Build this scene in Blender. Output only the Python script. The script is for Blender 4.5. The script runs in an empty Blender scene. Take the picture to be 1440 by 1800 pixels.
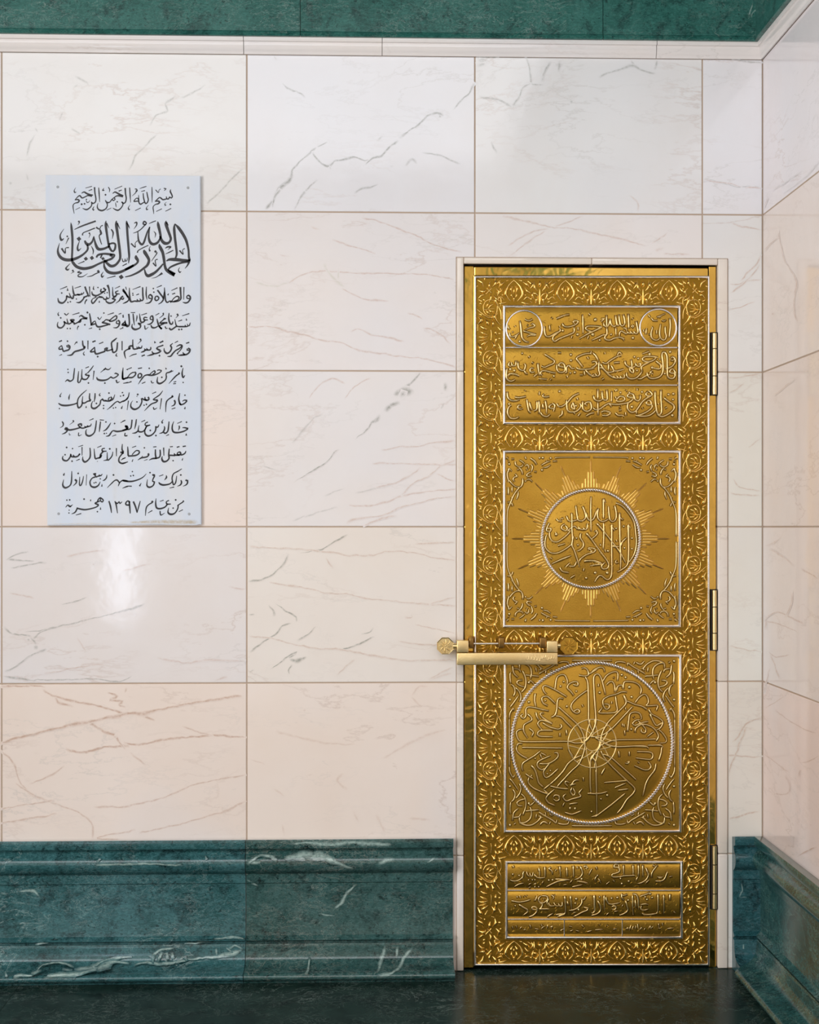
import bpy, bmesh, math, random
from mathutils import Vector, Matrix

# ---------------------------------------------------------------- camera, light, exposure
SC = bpy.context.scene
COL = SC.collection
F_PX = 2600.0                     # focal length in pixels of the 1440 px wide frame
VPX, HOR = 636.0, 927.0           # vanishing point of the wall normal / horizon row
YAW = math.atan((720.0 - VPX) / F_PX)
D = 4.68                          # camera to back wall
CY, SY = math.cos(YAW), math.sin(YAW)

def ray(px, py):
    u = (px - 720.0) / F_PX
    return Vector((SY + CY * u, CY - SY * u, (HOR - py) / F_PX))

_r = ray(1262, 1702)
CAM_H = -_r.z * D / _r.y

def W(px, py, out=0.0):
    """Point of the plane standing `out` metres in front of the back wall that the frame shows at px, py."""
    r = ray(px, py)
    t = (D - out) / r.y
    return Vector((r.x * t, -out, CAM_H + r.z * t))

def XW(px, out=0.0): return W(px, HOR, out).x
def ZW(py, px=640, out=0.0): return W(px, py, out).z
S = XW(1041) - XW(1040)           # metres per pixel at the door

cam_d = bpy.data.cameras.new('camera')
cam = bpy.data.objects.new('camera', cam_d)
COL.objects.link(cam)
cam.location = (0, -D, CAM_H)
cam.rotation_euler = (math.pi / 2, 0, -YAW)
cam_d.sensor_fit = 'HORIZONTAL'
cam_d.sensor_width = 36.0
cam_d.lens = 36.0 * F_PX / 1440.0
cam_d.shift_y = (HOR - 900.0) / 1440.0
cam_d.clip_start = 0.05
SC.camera = cam

world = bpy.data.worlds.new('world')
SC.world = world
world.use_nodes = True
world.node_tree.nodes['Background'].inputs[0].default_value = (0.75, 0.83, 1.0, 1)
world.node_tree.nodes['Background'].inputs[1].default_value = 0.6

SC.view_settings.view_transform = 'Standard'
SC.view_settings.look = 'None'
SC.view_settings.gamma = 1.0
SC.view_settings.use_curve_mapping = False
SC.view_settings.exposure = 0.0

X_RIGHT = XW(1341)
X_LEFT, Y_REAR, Z_CEIL = -3.1, -7.4, 4.3

def area(name, loc, rot, sx, sy, power, color):
    d = bpy.data.lights.new(name, 'AREA')
    d.shape = 'RECTANGLE'; d.size = sx; d.size_y = sy
    d.energy = power; d.color = color
    o = bpy.data.objects.new(name, d)
    o.location = loc; o.rotation_euler = rot
    COL.objects.link(o)
    return o
R = math.radians
area('left_wall_lamp', (X_LEFT + 0.05, -4.3, 1.85), (0, R(-90), 0), 3.0, 3.2, 190, (0.98, 0.985, 1.0))
area('rear_overhead_fill', (-0.95, -5.2, Z_CEIL - 0.08), (0, 0, 0), 4.0, 3.4, 168, (0.97, 0.98, 1.0))  # unseen overhead fill, added to even out the brightness of the wall
area('entrance_daylight', (-1.95, Y_REAR + 0.02, 1.08), (R(90), 0, 0), 0.12, 0.8, 6, (0.74, 0.84, 1.0))

# ---------------------------------------------------------------- helpers
def mesh_obj(name, verts, faces, mat, parent=None, smooth=False, loc=None):
    m = bpy.data.meshes.new(name)
    m.from_pydata([tuple(v) for v in verts], [], faces)
    m.update()
    if mat: m.materials.append(mat)
    if smooth: m.polygons.foreach_set('use_smooth', [True] * len(m.polygons))
    return link(name, m, parent, loc)

def link(name, m, parent=None, loc=None):
    o = bpy.data.objects.new(name, m)
    COL.objects.link(o)
    if parent is not None: o.parent = parent
    if loc is not None: o.location = loc
    return o

def bm_obj(name, bm, mat, parent=None, smooth=False, loc=None):
    bmesh.ops.recalc_face_normals(bm, faces=bm.faces[:])
    m = bpy.data.meshes.new(name)
    bm.to_mesh(m); bm.free()
    if mat: m.materials.append(mat)
    if smooth: m.polygons.foreach_set('use_smooth', [True] * len(m.polygons))
    return link(name, m, parent, loc)

def tag(o, label=None, cat=None, kind=None, group=None):
    if label: o['label'] = label
    if cat: o['category'] = cat
    if kind: o['kind'] = kind
    if group: o['group'] = group
    return o

def empty(name, loc=(0, 0, 0)):
    o = bpy.data.objects.new(name, None)
    o.empty_display_size = 0.1
    o.location = loc
    COL.objects.link(o)
    return o

def box_bm(x0, x1, y0, y1, z0, z1, bevel=0.0, seg=2):
    bm = bmesh.new()
    bmesh.ops.create_cube(bm, size=1.0)
    for v in bm.verts:
        v.co = ((x0 + x1) / 2 + v.co.x * (x1 - x0), (y0 + y1) / 2 + v.co.y * (y1 - y0), (z0 + z1) / 2 + v.co.z * (z1 - z0))
    if bevel: bmesh.ops.bevel(bm, geom=bm.edges[:], offset=bevel, segments=seg, affect='EDGES', profile=0.5)
    return bm

def setattr_col(o, name, rgb):
    a = o.data.attributes.new(name, 'FLOAT_COLOR', 'POINT')
    a.data.foreach_set('color', list(rgb + (1.0,)) * len(o.data.vertices))

def srgb(r, g, b):
    f = lambda c: (c / 255 / 12.92) if c / 255 <= 0.04045 else ((c / 255 + 0.055) / 1.055) ** 2.4
    return (f(r), f(g), f(b))

# ---------------------------------------------------------------- materials
class NT:
    def __init__(s, name):
        s.m = bpy.data.materials.new(name); s.m.use_nodes = True
        s.t = s.m.node_tree; s.t.nodes.clear()
        s.out = s.n('ShaderNodeOutputMaterial')
        s.b = s.n('ShaderNodeBsdfPrincipled')
        s.l(s.b.outputs[0], s.out.inputs[0])
    def n(s, typ, **k):
        n = s.t.nodes.new(typ)
        for a, v in k.items(): setattr(n, a, v)
        return n
    def l(s, a, b): s.t.links.new(a, b)
    def set(s, **k):
        for a, v in k.items():
            i = s.b.inputs[a.replace('_', ' ')]
            if hasattr(v, 'is_output'): s.l(v, i)
            else: i.default_value = v
    def noise(s, vec, scale, detail=3, rough=0.5, dist=0.0):
        n = s.n('ShaderNodeTexNoise')
        n.inputs['Scale'].default_value = scale; n.inputs['Detail'].default_value = detail
        n.inputs['Roughness'].default_value = rough; n.inputs['Distortion'].default_value = dist
        s.l(vec, n.inputs['Vector']); return n.outputs['Fac']
    def ramp(s, fac, *stops):
        n = s.n('ShaderNodeValToRGB'); e = n.color_ramp.elements
        while len(e) < len(stops): e.new(0.5)
        for el, (p, c) in zip(e, stops):
            el.position = p; el.color = (c, c, c, 1) if not isinstance(c, tuple) else c + (1,)
        s.l(fac, n.inputs[0]); return n.outputs[0]
    def math(s, op, a, b=None):
        n = s.n('ShaderNodeMath', operation=op)
        for i, v in enumerate((a, b)):
            if v is None: continue
            if isinstance(v, (int, float)): n.inputs[i].default_value = v
            else: s.l(v, n.inputs[i])
        return n.outputs[0]
    def mix(s, fac, a, b, mode='MIX'):
        n = s.n('ShaderNodeMix', data_type='RGBA', blend_type=mode)
        for i, v in ((0, fac), (6, a), (7, b)):
            if isinstance(v, (int, float)): n.inputs[i].default_value = v
            elif isinstance(v, tuple): n.inputs[i].default_value = v + (1,)
            else: s.l(v, n.inputs[i])
        return n.outputs[2]
    def mapping(s, vec, loc=(0, 0, 0), rot=(0, 0, 0), scale=(1, 1, 1)):
        n = s.n('ShaderNodeMapping')
        n.inputs[1].default_value = loc; n.inputs[2].default_value = rot; n.inputs[3].default_value = scale
        s.l(vec, n.inputs[0]); return n.outputs[0]
    def bump(s, h, strength, dist=0.001):
        n = s.n('ShaderNodeBump'); n.inputs['Strength'].default_value = strength; n.inputs['Distance'].default_value = dist
        s.l(h, n.inputs['Height']); s.l(n.outputs[0], s.b.inputs['Normal'])

def seeded(nt):
    tc = nt.n('ShaderNodeNewGeometry'); at = nt.n('ShaderNodeAttribute', attribute_name='seed')
    v = nt.n('ShaderNodeVectorMath', operation='ADD')
    nt.l(tc.outputs['Position'], v.inputs[0]); nt.l(at.outputs['Color'], v.inputs[1])
    return v.outputs[0]

def with_vein(nt, c, co, amp=1.0):
    """colour of a natural vein where the mesh carries one (attributes vein colour and fade)"""
    vc = nt.n('ShaderNodeAttribute', attribute_name='vein').outputs['Color']
    fd = nt.n('ShaderNodeAttribute', attribute_name='fade').outputs['Fac']
    br = nt.ramp(nt.noise(co, 75, 4, 0.7), (0.32, 0.3), (0.60, 1.0))
    return nt.mix(nt.math('MULTIPLY', nt.math('MULTIPLY', fd, br), amp), c, vc)

def marble_white():
    nt = NT('white_marble'); co = seeded(nt)
    tone = nt.n('ShaderNodeAttribute', attribute_name='tone').outputs['Color']
    cl = nt.ramp(nt.noise(co, 3.2, 4, 0.55, 0.4), (0.35, 0.0), (0.7, 1.0))
    c = nt.mix(nt.math('MULTIPLY', cl, 0.5), tone, (0.95, 0.91, 0.87), 'MULTIPLY')
    cool = nt.ramp(nt.noise(nt.mapping(co, loc=(4, 7, 2)), 1.7, 2), (0.48, 0.0), (0.68, 1.0))
    c = nt.mix(nt.math('MULTIPLY', cool, 0.35), c, (0.80, 0.81, 0.86))
    for i, (sc, thr, w, col, amt, rot) in enumerate((
            (1.5, 0.5, 0.010, (0.52, 0.38, 0.31), 0.34, 0.35), (2.6, 0.47, 0.010, (0.50, 0.47, 0.44), 0.26, -0.5))):
        mp = nt.mapping(co, loc=(i * 9.3, 3, i * 5.1), rot=(0, rot, 0), scale=(0.8, 0.8, 2.3))
        n = nt.noise(mp, sc, 7, 0.62, 0.25)
        d = nt.math('ABSOLUTE', nt.math('SUBTRACT', n, thr))
        line = nt.ramp(d, (0.0, 1.0), (w, 0.0))
        msk = nt.ramp(nt.noise(nt.mapping(co, loc=(i * 3.3, 1, 8)), 2.4, 2), (0.44, 0.0), (0.66, 1.0))
        f = nt.math('MULTIPLY', nt.math('MULTIPLY', line, msk), amt)
        c = nt.mix(f, c, col)
    nt.set(Base_Color=with_vein(nt, c, co), Roughness=0.10)
    nt.b.inputs['Specular IOR Level'].default_value = 0.5
    nt.bump(nt.noise(co, 11, 3), 0.22, 0.0022)
    return nt.m

def marble_green(name, base, light, dark, rough=0.16, amt=1.0, spec=0.5):
    nt = NT(name); co = seeded(nt)
    big = nt.ramp(nt.noise(co, 5, 5, 0.6, 0.6), (0.36, 0.0), (0.68, 1.0))
    c = nt.mix(nt.math('MULTIPLY', big, 0.55), base, light)
    dk = nt.ramp(nt.noise(nt.mapping(co, loc=(5, 2, 9)), 14, 5, 0.65, 0.8), (0.50, 0.0), (0.66, 1.0))
    c = nt.mix(nt.math('MULTIPLY', dk, 0.8), c, dark)
    gr = nt.ramp(nt.noise(nt.mapping(co, loc=(1, 2, 3), rot=(0, 0.5, 0), scale=(1, 1, 2)), 70, 6, 0.75, 1.2), (0.44, 0.0), (0.74, 1.0))
    c = nt.mix(nt.math('MULTIPLY', gr, 0.42 * amt), c, tuple(min(1, v * 2.1) for v in light))
    for i, (sc, w, a, m0) in enumerate(((5.0, 0.008, 0.6, 0.48), (11.0, 0.009, 0.5, 0.48), (24.0, 0.012, 0.45, 0.44))):
        n = nt.noise(nt.mapping(co, loc=(i * 7, 4, i * 2), rot=(0, 0.6 - i, 0), scale=(1, 1, 2.4)), sc, 7, 0.66, 0.9)
        line = nt.ramp(nt.math('ABSOLUTE', nt.math('SUBTRACT', n, 0.5)), (0.0, 1.0), (w, 0.0))
        msk = nt.ramp(nt.noise(nt.mapping(co, loc=(i + 2, 9, 3)), 4, 3), (m0, 0.0), (m0 + 0.16, 1.0))
        c = nt.mix(nt.math('MULTIPLY', nt.math('MULTIPLY', line, msk), a * amt), c, (0.42, 0.52, 0.48))
    sp = nt.ramp(nt.noise(nt.mapping(co, loc=(8, 8, 1)), 95, 4, 0.6, 0.6), (0.60, 0.0), (0.68, 1.0))
    c = nt.mix(nt.math('MULTIPLY', sp, 0.75), c, dark)
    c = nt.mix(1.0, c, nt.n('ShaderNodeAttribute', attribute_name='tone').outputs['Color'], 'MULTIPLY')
    nt.set(Base_Color=with_vein(nt, c, co), Roughness=rough)
    nt.b.inputs['Specular IOR Level'].default_value = spec
    nt.bump(nt.noise(co, 9, 2), 0.08, 0.002)
    return nt.m

def metal(name, col, rough, bump=None, patina_and_shade=None):
    nt = NT(name); tc = nt.n('ShaderNodeTexCoord'); co = tc.outputs['Object']
    c = nt.mix(nt.math('MULTIPLY', nt.ramp(nt.noise(co, 9, 4, 0.6), (0.35, 0.0), (0.7, 1.0)), 0.5), col, patina_and_shade or tuple(v * 0.72 for v in col))
    nt.set(Base_Color=c, Metallic=1.0, Roughness=rough)
    if bump: nt.bump(nt.noise(co, bump[0], bump[1], 0.6, 0.5), bump[2], bump[3])
    return nt.m

def plain(name, col, rough=0.6, spec=0.5):
    nt = NT(name); tc = nt.n('ShaderNodeTexCoord')
    c = nt.mix(nt.math('MULTIPLY', nt.noise(tc.outputs['Object'], 30, 3), 0.35), col, tuple(v * 0.8 for v in col))
    nt.set(Base_Color=c, Roughness=rough)
    nt.b.inputs['Specular IOR Level'].default_value = spec
    return nt.m

M_WHITE = marble_white()
M_GREEN = marble_green('green_marble', srgb(30, 72, 72), srgb(76, 118, 120), srgb(5, 26, 28))
M_FRIEZE = marble_green('green_marble_frieze', srgb(26, 86, 78), srgb(66, 120, 112), srgb(10, 46, 44), 0.3, 1.0, 0.25)
M_FLOOR = marble_green('dark_green_marble', srgb(20, 38, 34), srgb(40, 62, 56), srgb(8, 18, 16), 0.24, 0.5, 0.07)
VEIN_COL = {'grey': srgb(116, 120, 108), 'brown': srgb(186, 142, 114), 'green': srgb(186, 186, 158), 'white': srgb(184, 208, 200), 'tan': srgb(182, 160, 116)}
M_GROUT = plain('grout', srgb(188, 166, 146), 0.85)
M_GOLD = metal('gilded_relief', (0.95, 0.66, 0.20), 0.27, (160, 3, 0.2, 0.0006))
M_LETTER = metal('pale_gold_lettering', (1.0, 0.80, 0.40), 0.30, (160, 3, 0.2, 0.0006))  # paler gold than the field, for letters, rays and hub
M_FIELD = metal('gilded_field', (0.58, 0.335, 0.05), 0.38, (260, 4, 0.6, 0.0010), (0.40, 0.21, 0.025))
M_GROUND = metal('gilded_ground', (0.33, 0.18, 0.02), 0.42, (230, 4, 0.9, 0.0016), (0.16, 0.08, 0.008))
M_EDGE_SHADE = metal('painted_edge_shade', (0.20, 0.10, 0.012), 0.5, (230, 3, 0.6, 0.001))  # dark gold that paints the shade along the edges of the relief
M_BRASS = metal('polished_brass', (0.86, 0.56, 0.13), 0.10, (14, 2, 0.35, 0.005), (0.62, 0.36, 0.06))
M_LOCK = metal('lock_brass', (0.95, 0.76, 0.40), 0.34, (240, 4, 0.45, 0.0008), (0.66, 0.44, 0.14))
M_SILVER = metal('silver_moulding', (0.92, 0.86, 0.80), 0.26, (40, 2, 0.15, 0.001))
M_DARK = plain('dark_gap', (0.012, 0.008, 0.005), 0.7)
M_BRONZE = metal('dark_bronze', (0.30, 0.17, 0.05), 0.35)
M_PLAQUE = None
M_INK = plain('black_paint', srgb(16, 18, 30), 0.35)

# ---------------------------------------------------------------- strokes
def parse(block):
    """-> list of (heading, [stroke, ...]); a stroke is [(px, py, width px), ...]"""
    out, cur = [], None
    for ln in block.strip().splitlines():
        ln = ln.strip()
        if not ln: continue
        if ln[0] == '#':
            cur = []; out.append((ln[1:].strip(), cur)); continue
        if ln[0] == '@':
            ox, oy, sc, dw = map(float, ln[1:].split())
            if cur is None: cur = []; out.append(('', cur))
            continue
        for st in ln.split(';'):
            pts = []
            w = dw
            for p in st.split():
                q = p.split(',')
                if len(q) == 3: w = float(q[2])
                elif len(pts) and len(q) == 2: w = dw
                pts.append((ox + float(q[0]) / sc, oy + float(q[1]) / sc, w / sc))
            cur.append(pts)
    return out

def smooth_pts(pts, step=1.6):
    if len(pts) == 1: return pts
    P = [pts[0]] + list(pts) + [pts[-1]]
    out = []
    for i in range(1, len(P) - 2):
        a, b, c, d = P[i - 1], P[i], P[i + 1], P[i + 2]
        L = math.hypot(c[0] - b[0], c[1] - b[1])
        n = max(1, min(14, int(L / step)))
        for k in range(n):
            t = k / n
            q = []
            for j in range(3):
                q.append(0.5 * ((2 * b[j]) + (-a[j] + c[j]) * t + (2 * a[j] - 5 * b[j] + 4 * c[j] - d[j]) * t * t + (-a[j] + 3 * b[j] - 3 * c[j] + d[j]) * t ** 3))
            out.append(tuple(q))
    out.append(pts[-1])
    return out

class Ribbon:
    """Collects strokes drawn on a surface as ribbons: flat (ink), ridged (chased relief) or soft edged (veins)."""
    def __init__(s): s.v, s.f, s.a = [], [], []
    def stroke(s, pts, place, prof, nib=0.0, minw=0.3, fade_ends=False, step=1.6, taper=False):
        # prof: list of (offset in half widths, height in widths, alpha)
        if len(pts) == 1:
            x, y, w = pts[0]
            k = w * 0.5
            c = len(s.v)
            top = max(h for _, h, _ in prof); a1 = max(a for _, _, a in prof)
            n = 4 if nib else 10
            s.v.append(place(x, y, top * w)); s.a.append(a1)
            for i in range(n):
                t = 2 * math.pi * i / n + (0.12 if n == 4 else 0)
                s.v.append(place(x + k * math.cos(t), y + k * math.sin(t), prof[0][1] * w)); s.a.append(prof[0][2])
            for i in range(n): s.f.append((c, c + 1 + i, c + 1 + (i + 1) % n))
            return
        q = smooth_pts(pts, step)
        n = len(q)
        m = len(prof)
        base = len(s.v)
        for i, (x, y, w) in enumerate(q):
            j0, j1 = max(0, i - 1), min(n - 1, i + 1)
            dx, dy = q[j1][0] - q[j0][0], q[j1][1] - q[j0][1]
            L = math.hypot(dx, dy) or 1e-6
            nx, ny = -dy / L, dx / L
            ww = max(minw, w)
            if nib: ww *= 1.0 - nib + nib * abs(dx / L * 0.64 + dy / L * 0.77)
            e = 1.0
            if fade_ends:
                d = min(i, n - 1 - i)
                e = min(1.0, (d + 0.0) / 2.5)
            if taper:
                d = min(i, n - 1 - i)
                ww *= min(1.0, 0.35 + d * 0.35)
            for off, h, al in prof:
                s.v.append(place(x + nx * ww * 0.5 * off, y + ny * ww * 0.5 * off, h * ww)); s.a.append(al * e)
        for i in range(n - 1):
            for k in range(m - 1):
                a = base + i * m + k
                s.f.append((a, a + m, a + m + 1, a + 1))
    def build(s, name, mat, parent, smooth=True, fade=False, loc=None):
        if not s.v: return None
        o = mesh_obj(name, s.v, s.f, mat, parent, smooth, loc)
        if fade:
            at = o.data.attributes.new('fade', 'FLOAT', 'POINT'); at.data.foreach_set('value', s.a)
            if isinstance(fade, tuple):
                for k, c in zip(('vein', 'tone', 'seed'), fade): setattr_col(o, k, tuple(c))
        return o

FLAT = [(-1, 0, 1), (1, 0, 1)]
RIDGE = [(-1, 0, 1), (-0.62, 0.34, 1), (0, 0.5, 1), (0.62, 0.34, 1), (1, 0, 1)]
SOFT = [(-1.25, 0, 0), (-0.45, 0, 0.75), (0, 0, 1), (0.45, 0, 0.75), (1.25, 0, 0)]

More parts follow.
